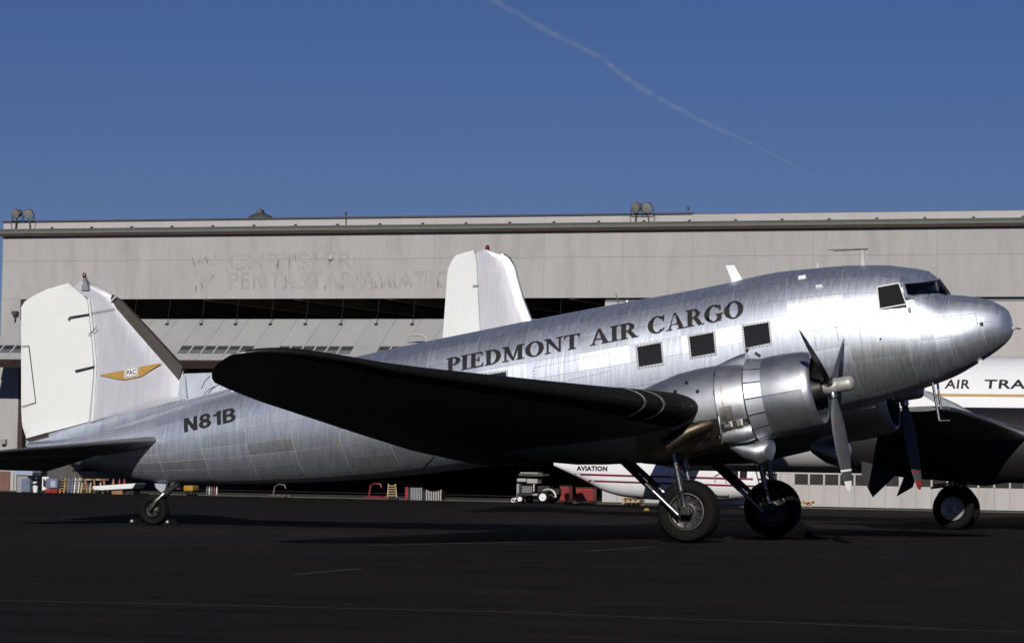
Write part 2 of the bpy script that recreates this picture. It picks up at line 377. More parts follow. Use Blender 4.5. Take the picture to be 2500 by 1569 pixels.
while x < xr-.5:
    for z0, z1 in ((zw1+.055, zw1+2.0), (zw1+2.0, zD-.13)):
        slab((x+.006, YH+.10+random.uniform(0, .006), z0+.006), (min(x+1.96, xr-.4)-.006, YH+.139, z1-.006), 'door', 'door_sheet', door)
    x += 1.96
# rust patch low on the door
p = PX(1972, 1229, YH+.09); b = MB()
for k in range(14): 
    q = p+Vector((random.gauss(0, .12), 0, random.gauss(0, .07))); r_ = random.uniform(.02, .06)
    b.add([(q.x+math.cos(t)*r_, YH+.096, q.z+math.sin(t)*r_*.8) for t in (0, 1.1, 2.3, 3.4, 4.5, 5.4)], [(0, 1, 2, 3, 4, 5)])
M['rust'] = mat('rust', (.36, .2, .06), .9, 0, .4, 9)
b.build('rust_patch', 'rust', door, kind='stuff')
# ---- open bay: the door has swung up and stands out as a canopy
YC = YH-2.2
c1 = PX(400, 779, YH+.1); c0 = PX(400, 880, YC)
zc1, zc0 = c1.z, c0.z
cx0, cx1 = xo-.25, xd-.1
can = empty('canopy_door', (0, 0, 0)); can.parent = hang; can.location = Vector(((cx0+cx1)/2, YC, zc0))-wpos(hang)
dv = Vector((0, YH+.1-YC, zc1-zc0)); nv = Vector((0, -dv.z, dv.y)).normalized()   # outward and up
nv = nv if nv.y < 0 else -nv
def cpt(x, t, off=0): return Vector((x, YC, zc0))+dv*t+nv*off                      # t: 0 outer lower edge, 1 at the wall
def cslab(x0, x1, t0, t1, o0, o1, name, m):
    vs = [cpt(x, t, o) for o in (o0, o1) for x, t in ((x0, t0), (x1, t0), (x1, t1), (x0, t1))]
    return MB().add(vs, [(0, 3, 2, 1), (4, 5, 6, 7), (0, 1, 5, 4), (1, 2, 6, 5), (2, 3, 7, 6), (3, 0, 4, 7)]).build(name, m, can)
tw0, tw1 = .17, .36
cslab(cx0, cx1, 0, 1, -.10, -.02, 'canopy_core', 'seam')
n = 24; st = (cx1-cx0)/n
for k in range(n):
    a, b_ = cx0+k*st, cx0+(k+1)*st
    cslab(a+.006, b_-.006, .004, tw0-.003, -.02, random.uniform(0, .006), 'canopy_sheet', 'canopy')
    cslab(a+.006, b_-.006, tw1+.003, 1, -.02, random.uniform(0, .006), 'canopy_sheet', 'canopy')
    if k % 4 == 3: cslab(a+.006, b_-.006, tw0, tw1, -.02, .003, 'canopy_sheet', 'canopy')
    else:
        for h in range(2):
            x0 = a+h*st/2
            cslab(x0+.03, x0+st/2-.03, tw0+.004, tw0+.10, -.02, -.012, 'pane', 'pane_pale')
            cslab(x0+.03, x0+st/2-.03, tw0+.105, tw1-.004, -.02, -.013, 'pane', 'pane')
            cslab(x0-.03, x0+.03, tw0, tw1, -.02, .016, 'mullion', 'canopy')
cslab(cx0-.02, cx1, -.03, .0, -.25, .03, 'lower_edge_beam', 'gutter_red')
x = cx0+.9
while x < cx1-.3:
    q = cpt(x, .86, .01)
    MB().tube([q, (q.x, YH+.0, zD-.02)], .009, 6).build('hanger_rod', 'darksteel', can)
    MB().box((q.x-.05, q.y-.05, q.z-.02), (q.x+.05, q.y+.05, q.z+.05)).build('hanger_lug', 'darksteel', can)
    x += 1.28
# gooseneck lamp standing on the canopy edge
q = cpt(PX(1060, 830, YC+1.2).x, .26, 0)
gl = empty('gooseneck_lamp', q, 'white curved gooseneck lamp on the raised canopy beside the white fin', 'lamp')
arc = [Vector((0, 0, -.0)), Vector((0, 0, .25)), Vector((-.06, 0, .42)), Vector((-.22, 0, .52)), Vector((-.5, 0, .5)), Vector((-.75, 0, .47))]
MB().tube([q+v for v in arc], [.05, .055, .055, .05, .035, .02], 10).build('arm', 'parapet', gl, True)
MB().box(q+Vector((-.32, -.07, .08)), q+Vector((-.14, .07, .26))).build('lamp_head', 'black', gl, bevel=.01)
# small floodlight at the far left end of the canopy
q = cpt(cx0+.12, .9, .0)
fl = empty('canopy_spotlight', q, 'small dark spotlight on the left end of the canopy', 'lamp')
MB().tube([q, q+Vector((0, 0, .3))], .02, 8).build('post', 'darksteel', fl)
MB().box(q+Vector((-.1, -.08, .3)), q+Vector((.1, .08, .42))).build('housing', 'coping', fl, bevel=.01)

# ------------------------------------------------------------------ things on the hangar roof
def floodlight(px, label, tilt, flip=1, top=497, base=557):
    p = PX(px, base, YH-.1); p.z = zG1+.012; t = PX(px, top, YH-.1).z
    root = empty('floodlight', p, label, 'floodlight', 'floodlights on the hangar roof edge')
    MB().tube([p, p+Vector((.03*flip, 0, (t-p.z)*.42)), p+Vector((.05*flip, 0, (t-p.z)*.5))], .025, 8).build('post', 'darksteel', root, True)
    c = p+Vector((.05*flip, 0, (t-p.z)*.74)); d = Vector((.35*tilt, -1, -.35)).normalized()
    MB().lathe(c, d, [(-.2, .06), (-.18, .1), (-.05, .16), (.1, .18), (.12, .172)], 8, True).build('reflector', 'gutter', root, True)
    MB().lathe(c, d, [(.122, .165), (.14, .1), (.145, .0)], 8).build('lens', 'bulb', root, True)
    y = MB(); s = Vector((1, 0, 0))
    y.bar(c+s*.2, c+s*.2+Vector((0, 0, -.24)), .02); y.bar(c-s*.2, c-s*.2+Vector((0, 0, -.24)), .02); y.bar(c-s*.2+Vector((0, 0, -.25)), c+s*.2+Vector((0, 0, -.25)), .02)
    y.build('yoke', 'darksteel', root)
    MB().tube([p+Vector((-.15*flip, .02, 0)), p+Vector((-.2*flip, .02, .2)), p+Vector((-.1*flip, .02, .4)), c], .008, 6).build('cable', 'black', root)
floodlight(38, 'leftmost roof floodlight above the left corner of the hangar', -.8, 1, 508)
floodlight(73, 'roof floodlight just right of the leftmost one, over hangar corner', .8, -1, 508)
floodlight(1551, 'left floodlight of the pair on the roof edge above the cargo airplane', -1.2, 1, 493)
floodlight(1584, 'right floodlight of the pair on the roof edge above the cargo airplane', .2, -1, 493)
p = PX(636, 541, YH+6)
vt = empty('roof_ventilator', p, 'dull green domed roof ventilator with small beacon on top', 'ventilator')
MB().lathe(p, (0, 0, 1), [(-.8, .44), (-.79, .47), (.1, .47), (.18, .42), (.25, .3), (.28, .14)], 28, True).build('dome', 'green', vt, True)
MB().box(p+Vector((-.16, -.14, .27)), p+Vector((.16, .14, .31))).box(p+Vector((-.1, -.1, .31)), p+Vector((.1, .1, .41))).box(p+Vector((-.045, -.045, .41)), p+Vector((.045, .045, .45))).build('beacon_box', 'coping', vt)
MB().lathe(p+Vector((0, -.105, .36)), (0, -1, 0), [(0, .045), (.025, .04), (.03, 0)], 12).build('beacon_lens', 'bulb', vt, True)
for px, py, lab in ((850, 519, 'thin dark rod with bulb tip on the roof right of the dome'), (1680, 504, 'short dark rod with bulb tip right of the floodlight pair')):
    p = PX(px, 535, YH+.1); p.z = zG1+.013 if px < 1000 else zc-.02; t = PX(px, py, YH-.05).z; p.y = YH-.1 if px < 1000 else YH+.1
    rd = empty('lightning_rod', p, lab, 'rod', 'lightning rods on the hangar')
    MB().tube([p, (p.x, p.y, t-.08)], .012, 8).build('rod', 'coping', rd)
    MB().lathe((p.x, p.y, t-.1), (0, 0, 1), [(0, .012), (.03, .045), (.1, .04), (.14, .01)], 10, True).build('tip', 'coping', rd, True)
# ------------------------------------------------------------------ the cargo airplane (tail wheel twin), pushed-together parts under one Empty
ap = empty('propeller_airplane', (0, 0, 0), 'bare metal twin engine cargo airplane with tail wheel, nose to the right', 'airplane')
NO = Vector((5.05, 0, 3.82)); bf = Vector((math.cos(TH), 0, math.sin(TH))); bn = Vector((-math.sin(TH), 0, math.cos(TH)))
def BP(s, v, w): return NO - bf*s + bn*w + Vector((0, v, 0))
def SW(p): d = Vector(p)-NO; return -d.dot(bf), d.dot(bn)
def prof(pts): 
    t = [SW(PX(x, y, 0)) for x, y in pts]; out = [t[0]]
    for q in t[1:]:
        if q[0] > out[-1][0]+.004: out.append(q)
    return out
top_px = [(2475, 799), (2474, 787), (2464, 763), (2447, 747), (2419, 734), (2378, 724.5), (2345, 721), (2318, 718.5), (2262, 688), (2208, 652), (2128, 647), (2072, 648), (1989, 655), (1886, 667), (1747, 698), (1615, 723), (1515, 741), (1382, 766), (1299, 782), (1176, 807), (1050, 832), (1008, 841), (849, 876), (700, 917), (574, 953), (460, 983), (370, 1013), (238, 1050), (140, 1070), (66, 1080)]
bot_px = [(2475, 801), (2473, 812), (2461, 832), (2433, 856), (2400, 878), (2322, 922), (2244, 951), (2150, 980), (2047, 1006), (1800, 1050), (1184, 1139), (1031, 1157), (898, 1169), (749, 1177), (566, 1180), (450, 1178), (384, 1175), (317, 1166), (200, 1139), (120, 1116), (66, 1097)]
ftop, fbot = pchip(prof(top_px)), pchip(prof(bot_px))
fwid = pchip([(-.02, .02), (.02, .10), (.1, .24), (.25, .38), (.5, .54), (.8, .68), (1.3, .86), (2, 1.02), (2.8, 1.13), (3.8, 1.2), (5.5, 1.22), (9, 1.2), (11, 1.1), (13, .9), (15, .66), (17, .42), (18.5, .25), (19.6, .1)])
PEX = 2.12
sA, sS = SW(PX(2318, 718.5, 0))[0], SW(PX(2208, 652, 0))[0]
_m = lambda s: (ftop(s)+fbot(s))/2
fmid = pchip([(s, _m(s)) for s in (0, .02, .06, .12, .25, .45, .75)]+[(sS+1.1+.6*k, _m(sS+1.1+.6*k)) for k in range(28)]+[(19.6, _m(19.6))])
wA, wS = ftop(sA), SW(PX(2211, 729, 0))[1]
def hsec(s): t, b, m = ftop(s), fbot(s), fmid(s); return m, max(t-m, .002), fwid(s), max(m-b, .002)
def hull(s, ph, off=0):
    wc, h, b, hb = hsec(s); c, sn = math.cos(ph), math.sin(ph); e = 2/PEX
    v = -b*math.copysign(abs(sn)**e, sn); w = wc+(h if c > 0 else hb)*math.copysign(abs(c)**e, c)
    if sA < s < sS-.001: w = min(w, wA+(wS-wA)*(s-sA)/(sS-sA)+.012*(1-(v/b)**2))
    P = BP(s, v, w)
    return P if not off else P+hnorm(s, ph)*off
def hnorm(s, ph):
    d = 1e-3; a = hull(min(s+d, 19.49), ph)-hull(max(s-d, .004), ph); b = hull(s, ph+d)-hull(s, ph-d); nn = a.cross(b)
    if nn.length < 1e-12: return -bf*-1
    nn.normalize(); wc = hsec(s)[0]; out = hull(s, ph)-BP(s, 0, wc)
    return nn if nn.dot(out) >= 0 else -nn
def side_v(s, w):
    wc, h, b, hb = hsec(s); t = min(.999, abs((w-wc)/(h if w > wc else hb))); return -b*(1-t**PEX)**(1/PEX)
def ph_of(s, w):
    wc, h, b, hb = hsec(s); t = max(-.999, min(.999, (w-wc)/(h if w > wc else hb))); c = math.copysign(abs(t)**(PEX/2), t); return math.acos(c)
def hit(px, py, off=0):
    v = -1.0
    for _ in range(9):
        s, w = SW(PX(px, py, v)); v = .5*v+.5*side_v(s, w)
    s, w = SW(PX(px, py, v)); return hull(s, ph_of(s, w), off)
def patch(quad, off, name, m, par, nu=6, nv_=6, thick=.004):
    q = [Vector((x, y, 0)) for x, y in quad]; vs = []; b = MB()
    for o in (off-thick, off):
        for j in range(nv_+1):
            for i in range(nu+1):
                u, v = i/nu, j/nv_; p = (q[0]*(1-u)+q[1]*u)*(1-v)+(q[3]*(1-u)+q[2]*u)*v; vs.append(hit(p.x, p.y, o))
    K = (nu+1)*(nv_+1); fs = []
    for j in range(nv_):
        for i in range(nu):
            a = j*(nu+1)+i; fs.append((K+a, K+a+1, K+a+nu+2, K+a+nu+1))
    per = [i for i in range(nu+1)]+[j*(nu+1)+nu for j in range(1, nv_+1)]+[nv_*(nu+1)+i for i in range(nu-1, -1, -1)]+[j*(nu+1) for j in range(nv_-1, 0, -1)]
    fs += [(a, b_, K+b_, K+a) for a, b_ in zip(per, per[1:]+per[:1])]
    return b.add(vs, fs).build(name, m, par, True)
# ---- hull: dark underskin with separate skin panels 3 mm proud
sx = [sA+(sS-sA)*k/3 for k in range(4)]
near = [0, 19, 38, 58, 72, 86, 100, 114, 130, 150, 180]; far_cab = [-180, -90, -58, -38, -19, 0]; far_std = [-180, -90, 0]
st = [.006, .45, .95]+sx+[sS+k*(19.46-sS)/18 for k in range(1, 19)]
ss = []
for a, b in zip(st, st[1:]): ss += [a+(b-a)*k/3 for k in range(3)]
ss = [.006, .012, .025, .045, .075, .115, .17, .24, .33]+[s for s in ss if s > .4]+[19.46]
NP = 40; b = MB(); rings = [[hull(s, 2*math.pi*k/NP, -.006) for k in range(NP)] for s in ss]
fs = []
for i in range(len(ss)-1):
    for k in range(NP):
        ang = 360*(k+.5)/NP; ang = ang if ang <= 180 else 360-ang; sm = (ss[i]+ss[i+1])/2
        if sx[1] < sm < sx[2] and ang < 19: continue
        if sx[2] < sm < sx[3] and ang < 36: continue
        if sS < sm < st[6+1]-.25 and 360-82 < 360*(k+.5)/NP < 360-60: continue
        fs.append((i*NP+k, i*NP+(k+1) % NP, (i+1)*NP+(k+1) % NP, (i+1)*NP+k))
fs += [tuple(range(NP))[::-1], tuple((len(ss)-1)*NP+k for k in range(NP))]
b.add([p for r_ in rings for p in r_], fs)
fus = b.build('fuselage', 'lap', ap, True)
def skin(s0, s1, p0, p1, m='alu', gap=.0045, name='skin_panel', jit=.024):
    ns, npn = (9 if s0 < .4 else 4), max(2, int((p1-p0)/7)); vs = []; nr = []
    tilt = (random.gauss(0, jit), random.gauss(0, jit), random.gauss(0, jit*.8))
    g2 = gap
    for j in range(ns+1):
        t = j/ns; t = t*t if s0 < .4 else t
        s = (s0+g2)+(s1-s0-2*g2)*t; b_ = max(.2, hsec(s)[2]); ga = g2/b_ if s > .3 else 0
        for i in range(npn+1):
            ph = R(p0)+ga+(R(p1-p0)-2*ga)*i/npn; vs.append(hull(s, ph, 0)); n_ = hnorm(max(s, .02), ph)
            bul = math.sin(i/npn*math.pi*2)*.004
            nr.append((n_+Vector(tilt)+bn*bul).normalized())
    fs = [(j*(npn+1)+i, j*(npn+1)+i+1, (j+1)*(npn+1)+i+1, (j+1)*(npn+1)+i) for j in range(ns) for i in range(npn)]
    P0 = Vector(vs[0]); f0 = fs[len(fs)//2]; fn = (vs[f0[1]]-vs[f0[0]]).cross(vs[f0[2]]-vs[f0[0]])
    if fn.dot(nr[f0[0]]) < 0: fs = [f[::-1] for f in fs]
    return MB().add(vs, fs).build(name, m, fus, True, nrm=[tuple(n_) for n_ in nr])
for a, b in zip(st, st[1:]):
    far = far_cab if a > sA-.01 and b < sS+1.1 else far_std
    for p0, p1 in list(zip(near, near[1:]))+list(zip(far, far[1:])):
        lo = min(abs(p0), abs(p1)); sm = (a+b)/2
        if sx[1]-.01 < sm < sx[2] and lo < 18: continue
        if sx[2]-.01 < sm < sx[3] and lo < 37: continue
        if sS-.01 < a < sS+.1 and p1 <= -37 and p0 >= -91 and p0 < -50: continue      # far side window opening
        inner = (sx[0] < sm < sx[1] and lo < 1) or (sx[1] < sm < sx[2] and lo < 20) or (sx[2] < sm < sx[3] and lo < 39)
        skin(a, b, p0, p1, 'black' if inner else 'alu')
# ---- windshield, cab roof and side window
ck = empty('cockpit', (0, 0, 0)); ck.parent = ap
def ring_px(pts, side, n=9):
    P = [PX(x, y, 0) for x, y, v in pts]; out = []
    for k in range(n):
        t = k/(n-1)*(len(pts)-1); i = min(int(t), len(pts)-2); t -= i
        q = [Vector((pts[j][0], pts[j][1], pts[j][2])) for j in (i, i+1)]; x, y, v = q[0]*(1-t)+q[1]*t
        p = PX(x, y, v); out.append(Vector((p.x, p.y*side*-1*-1 if side > 0 else -p.y, p.z)))
    return out
for side in (1, -1):                                  # 1: the side towards the camera
    sill = ring_px([(2320, 720, 0), (2270, 722, -.5), (2214, 725.5, -.9)], side)
    tops = ring_px([(2293, 682, 0), (2254, 687, -.42), (2204, 691.5, -.80)], side)
    mid = ring_px([(2268, 662, 0), (2240, 668, -.42), (2203, 688.5, -.82)], side)
    arc = [hull(sS, side*R(50)*k/8) for k in range(9)]
    MB().loft([tops, [(a+b)/2+bn*.006 for a, b in zip(tops, mid)], mid, [m_*.5+a*.5+bn*.012 for m_, a in zip(mid, arc)], arc], False, False).build('cab_roof', 'alu', ck, True)
    fr = MB(); fr.tube(sill, .022, 6); fr.tube(tops, .022, 6); fr.tube([sill[-1], tops[-1]], .03, 6)
    fr.tube([tops[-1], mid[-1], arc[-1]], .02, 6); fr.build('windshield_frame', 'alu', ck, True)
    MB().loft([[a*.985+b*.015 for a, b in zip(sill, tops)], [(a+b)/2 for a, b in zip(sill, tops)], tops], False, False).build('windshield_pane', 'clear', ck, True)
    MB().add([sill[-1], tops[-1], arc[-1], hull(sS, side*R(62)), hull(sS-.06, side*R(66))], [(0, 1, 2, 3, 4)]).build('cab_cheek', 'alu', ck)
    c = (sill[3]+tops[3])/2
MB().tube([PX(2320, 719, 0), PX(2293, 681, 0)], .02, 6).build('windshield_post', 'darksteel', ck)
MB().prism([BP(sS+1.0, v, hsec(sS)[0]+hsec(sS)[1]*k) for v, k in ((-.78, .3), (-.7, .62), (-.35, .9), (.35, .9), (.7, .62), (.78, .3))], bf*.02).build('cockpit_bulkhead', 'black', ck)
MB().tube([PX(2287, 700, -.2)+bn*.09, PX(2287, 700, -.2), PX(2287, 712, -.2)-bn*.15], [.03, .05, .012], 8).build('compass', 'black', ck, True)
sw = empty('side_window', (0, 0, 0)); sw.parent = ap
Q = [(2143, 702), (2194, 692.5), (2211, 741), (2149, 752)]; O = [(2140, 699.5), (2196, 689), (2214.5, 743.5), (2146.5, 755.5)]
def flat_side(q):
    out = []
    for (x, y), vk in zip(q, (0, 0, 1, 1)):
        out.append((x, y, vk))
    vT, vB = hit(*q[0]).y, hit(*q[3]).y
    return [PX(q[0][0], q[0][1], vT-.018), PX(q[1][0], q[1][1], vT-.0), PX(q[2][0], q[2][1], vB+.01), PX(q[3][0], q[3][1], vB-.018)]
fq, fo = flat_side(Q), flat_side(O)
MB().prism(fq, (0, .01, 0)).build('pane', 'glass', sw)
for k in range(4):
    j = (k+1) % 4; MB().prism([fo[k], fo[j], fq[j], fq[k]], (0, .05, 0)).build('frame', 'white', sw, bevel=.006)
if True:
    far_o = [hull(s_, R(-p_), .0) for s_, p_ in ((sS+.02, 60), (st[7]-.02, 60), (st[7]-.02, 88), (sS+.02, 88))]; far_i = [hull(s_, R(-p_), .0) for s_, p_ in ((sS+.08, 62), (st[7]-.28, 62), (st[7]-.28, 81), (sS+.08, 81))]
    for k in range(4):
        j = (k+1) % 4; MB().prism([far_o[k], far_o[j], far_i[j], far_i[k]], (0, .02, 0)).build('far_frame', 'alu', sw)
rv = [PX(2187, 713, fq[0].y-.012), PX(2195, 710, fq[0].y-.012), PX(2205, 730, fq[0].y-.05), PX(2189, 732, fq[0].y-.05)]
# ---- cabin windows: riveted plate, dark pane
wins = [[(1555.5, 847), (1613.5, 836.5), (1618, 885.5), (1560, 895.5)], [(1682.5, 822), (1742, 811.5), (1746.5, 861), (1688.5, 871.5)], [(1814.5, 797), (1876.5, 787), (1881.5, 837), (1820, 849.5)], [(1178, 916), (1236, 907.5), (1239, 952), (1181, 960)]]
for q in wins:
    w_ = empty('cabin_window', (0, 0, 0)); w_.parent = ap
    cxm, cym = sum(p[0] for p in q)/4, sum(p[1] for p in q)/4
    o = [(x+(5 if x > cxm else -5), y+(5 if y > cym else -5)) for x, y in q]
    patch(q, .005, 'pane', 'glass', w_)
    for k in range(4): patch([o[k], o[(k+1) % 4], q[(k+1) % 4], q[k]], .011, 'frame', 'alu_paint', w_, 6, 1)
    b = MB()
    for k in range(4):
        for i in range(8):
            t = (i+.5)/8; x = o[k][0]*(1-t)+o[(k+1) % 4][0]*t; y = o[k][1]*(1-t)+o[(k+1) % 4][1]*t
            x += (cxm-x)*.07; y += (cym-y)*.07; p = hit(x, y, .012); b.frame(p, (1, 0, 0), (0, 1, 0), (0, 0, 1), (.007, .007, .007))
    b.build('rivets', 'darksteel', w_, kind='stuff')
# riveted repair plate and hatches with rows of rivets
def rivet_row(pts, n, name='rivet_row', m='darksteel', r=.0065):
    b = MB(); L = [((Vector(q)-Vector(p)).length) for p, q in zip(pts, pts[1:])]; T = sum(L)
    for (p, q), l in zip(zip(pts, pts[1:]), L):
        k = max(2, int(n*l/T))
        for i in range(k):
            t = i/k; p3 = hit(p[0]+(q[0]-p[0])*t, p[1]+(q[1]-p[1])*t, .003); b.frame(p3, (1, 0, 0), (0, 1, 0), (0, 0, 1), (r, r, r))
    b.build(name, m, fus, kind='stuff')
rivet_row([(1486, 862), (1302, 898), (1307, 933)], 36); rivet_row([(1486, 862), (1490, 905), (1360, 935)], 24)
rivet_row([(1985, 806), (2093, 789), (2106, 840)], 30); rivet_row([(1985, 806), (1996, 860)], 10); rivet_row([(2041, 797), (2048, 832)], 8)
rivet_row([(1950, 774), (2126, 741), (2139, 800)], 40); rivet_row([(2336, 770), (2380, 765), (2388, 795)], 16); rivet_row([(2140, 797), (2330, 768)], 30)
rivet_row([(1520, 945), (1690, 925)], 26)

# ---- lettering
def serif_glyphs():
    def rc(x0, y0, x1, y1): return [(x0, y0), (x1, y0), (x1, y1), (x0, y1)]
    def arc(cx, cy, rx, ry, ix, iy, a0, a1, n=22):
        out = []; P = lambda a, x, y: (cx+math.cos(R(a))*x, cy+math.sin(R(a))*y)
        for k in range(n):
            a, b = a0+(a1-a0)*k/n, a0+(a1-a0)*(k+1)/n; out.append([P(a, rx, ry), P(b, rx, ry), P(b, ix, iy), P(a, ix, iy)])
        return out
    stem = lambda x0=.1, x1=.31: [rc(x0, 0, x1, 1), rc(x0-.1, 0, x1+.1, .055), rc(x0-.1, .945, x1+.0, 1)]
    G = {}
    G['I'] = (.41, stem()+[rc(.3, .945, .41, 1)])
    bowl = arc(.38, .725, .36, .275, .15, .205, -90, 90)+[rc(.3, .93, .385, 1), rc(.3, .45, .385, .52)]
    G['P'] = (.74, stem()+bowl)
    G['R'] = (.92, stem()+bowl+[[(.40, .47), (.60, .47), (.86, .05), (.66, 0)], rc(.64, 0, .95, .055)])
    G['E'] = (.78, stem()+[rc(.3, .935, .7, 1), rc(.3, .48, .52, .54), rc(.3, 0, .74, .065), [(.62, .935), (.7, .935), (.7, .74)], [(.64, .065), (.74, .065), (.77, .28)], rc(.49, .37, .54, .65)])
    G['D'] = (.9, stem()+arc(.38, .5, .5, .5, .26, .43, -90, 90)+[rc(.3, .93, .385, 1), rc(.3, 0, .385, .07)])
    G['O'] = (.98, arc(.49, .5, .49, .52, .25, .46, 0, 360, 40))
    G['T'] = (.82, [rc(.305, 0, .515, .94), rc(.2, 0, .62, .055), rc(0, .935, .82, 1), [(0, .94), (.1, .94), (.02, .72)], [(.72, .94), (.82, .94), (.80, .72)]])
    G['N'] = (.98, [rc(.12, 0, .19, .95), rc(0, 0, .31, .055), [(0, 1), (.27, 1), (.86, .0), (.76, 0)], rc(.77, 0, .85, .95), rc(.65, .945, .97, 1), rc(-.02, .945, .2, 1)])
    G['M'] = (1.2, [rc(.13, 0, .2, .95), rc(0, 0, .33, .055), [(.05, 1), (.32, 1), (.64, .02), (.54, .02)], [(.56, .02), (.62, .02), (.92, 1), (.82, 1)], rc(.86, 0, 1.07, .95), rc(.76, 0, 1.19, .055), rc(.84, .945, 1.19, 1), rc(0, .945, .2, 1)])
    G['A'] = (.98, [[(.42, 1), (.52, 1), (.94, 0), (.70, 0)], [(.42, 1), (.46, .9), (.19, .04), (.12, .04)], rc(.26, .3, .66, .36), rc(0, 0, .3, .055), rc(.6, 0, 1.02, .055)])
    G['C'] = (.9, arc(.48, .5, .48, .52, .24, .455, 42, 318, 34)+[[(.78, .98), (.84, .98), (.85, .66), (.79, .66)], [(.8, .2), (.86, .3), (.84, .12)]])
    G['G'] = (.98, arc(.48, .5, .48, .52, .24, .455, 42, 325, 34)+[[(.78, .98), (.84, .98), (.85, .66), (.79, .66)], rc(.68, .02, .88, .42), rc(.58, .40, .98, .455)])
    G[' '] = (.45, [])
    # heavy sans figures of the registration, lower case keys
    G['n'] = (.92, [rc(0, 0, .27, 1), rc(.65, 0, .92, 1), [(.0, 1), (.29, 1), (.92, 0), (.63, 0)]])
    G['8'] = (.84, arc(.42, .735, .37, .275, .13, .1, 0, 360, 30)+arc(.42, .285, .42, .295, .15, .115, 0, 360, 30))
    G['1'] = (.58, [rc(.29, 0, .56, 1), [(.02, .66), (.29, .66), (.29, .83), (.02, .80)], [(.29, .83), (.29, 1), (.36, 1), (.2, .82)]])
    G['b'] = (.88, [rc(0, 0, .27, 1), rc(.26, .83, .46, 1), rc(.26, .43, .48, .595), rc(.26, 0, .46, .17)]+arc(.46, .735, .36, .265, .11, .1, -90, 90)+arc(.46, .29, .42, .29, .14, .115, -90, 90))
    return G
GL = serif_glyphs()
def on_hull(vs, fs, name, m, s0, s1, w0, w1, hgt, lean=0):
    # vs: (x 0..1 along, y 0..1 up, layer) -> skin; s runs forward
    sc = abs(s1-s0)
    P, F = slice_mesh([(x*sc, y*hgt, z) for x, y, z in vs], fs, .05)
    out = []
    for x, y, z in P:
        t = x/sc; s = s0+(s1-s0)*t; w = w0+(w1-w0)*t+y; out.append(hull(s, ph_of(s, w), .0035+z))
    return MB().add(out, F).build(name, m, fus)
def serif_word(word, pa, pb, hpx, m, heavy=1, gap=.07):
    # pa, pb: pixels of the baseline start and end
    x = 0; vs = []; fs = []; lay = 0
    for ch in word:
        w, polys = GL[ch]
        for k, pl in enumerate(polys):
            for q_, (ox, oy) in enumerate(((0, 0), (.022, 0), (-.022, 0), (0, .014), (0, -.014))[:5 if heavy else 1]):      # heavier stroke
                i = len(vs); vs += [(x+px+ox, py+oy, ((k*5+q_) % 60)*.00006) for px, py in pl]; fs.append(tuple(range(i, i+len(pl))))
        x += w+gap
    x -= gap; vs = [(a/x, b, c) for a, b, c in vs]
    A, B = SW(hit(*pa)), SW(hit(*pb)); ht = SW(hit(pa[0]-hpx*.19, pa[1]-hpx))[1]-A[1]
    on_hull(vs, fs, 'lettering', m, A[0], B[0], A[1], B[1], ht)
serif_word('PIEDMONT', (1091, 910.5), (1415, 849), 34, 'letter')
serif_word('AIR', (1441, 844), (1557, 822), 36, 'letter')
serif_word('CARGO', (1583, 817), (1815, 772.5), 39, 'letter_worn')
serif_word('n81b', (450, 1055.5), (576, 1027.5), 33, 'letter', 0, .1)

# ---- fin, rudder, dorsal fillet
def XZ(pts): return [(lambda p: (p.x, p.z))(PX(x, y, 0)) for x, y in pts]
def span(poly, z):
    xs = []
    for (x0, z0), (x1, z1) in zip(poly, poly[1:]+poly[:1]):
        if (z0-z)*(z1-z) <= 0 and abs(z1-z0) > 1e-9: xs.append(x0+(x1-x0)*(z-z0)/(z1-z0))
    return min(xs), max(xs)
def plate(poly, half, name, m, par, nz=18, nx=9, y0=0, smooth=True):
    z0, z1 = min(p[1] for p in poly)+.002, max(p[1] for p in poly)-.002; rings = []
    for k in range(nz+1):
        z = z0+(z1-z0)*k/nz; a, b = span(poly, z); ring = []
        for i in range(nx+1): u = i/nx; ring.append((a+(b-a)*u, y0-half(u, k/nz, a+(b-a)*u, z), z))
        for i in range(nx, -1, -1): u = i/nx; ring.append((a+(b-a)*u, y0+half(u, k/nz, a+(b-a)*u, z), z))
        rings.append([Vector(p) for p in ring])
    return MB().loft(rings).build(name, m, par, smooth)
hinge = [(217, 728), (229, 838), (234, 891), (233.5, 917), (224, 1030)]
rud_poly = XZ([(52, 741), (87, 719), (119, 704), (145, 695), (169, 691)]+[(x-1, y) for x, y in hinge]+[(119, 1056), (65, 1071), (54, 1037), (52, 987), (52, 900)])
th = lambda h: .115-.06*h
rud = plate(rud_poly, lambda u, h, x, z: .006+(th(h)-.012)*u**.8, 'rudder', 'white', ap, 26)
fin_poly = XZ([(171, 690.5), (201, 687), (230, 694), (254, 704.5), (278, 720), (287, 725), (360, 803), (447, 897), (445, 985), (225, 1031)]+[(x+1.5, y) for x, y in hinge[::-1][1:]])
fin = plate(fin_poly, lambda u, h, x, z: th(h)*min(1, math.sqrt(max(0, 1-u))*1.6)+.003, 'fin', 'alu_paint', ap, 26, 14)
boot = plate(XZ([(271, 735), (276, 719), (287.5, 723), (363, 802), (450, 897), (441, 925)]), lambda u, h, x, z: .03+.055*(1-h)*max(.0, 1-u*.4)+.02, 'leading_edge_boot', 'boot_brown', fin, 14, 6)
MB().bar(PX(271, 736, -.1), PX(285, 722, -.1), .03, .03).build('boot_end_strip', 'alu_paint', fin)
plate(XZ([(436, 1000), (440, 926), (458, 905.5), (489, 913.5), (515, 917), (640, 921), (760, 899), (860, 876), (800, 900), (700, 928), (574, 965)]), lambda u, h, x, z: .10-.085*h, 'dorsal_fillet', 'alu', fin, 10, 10)
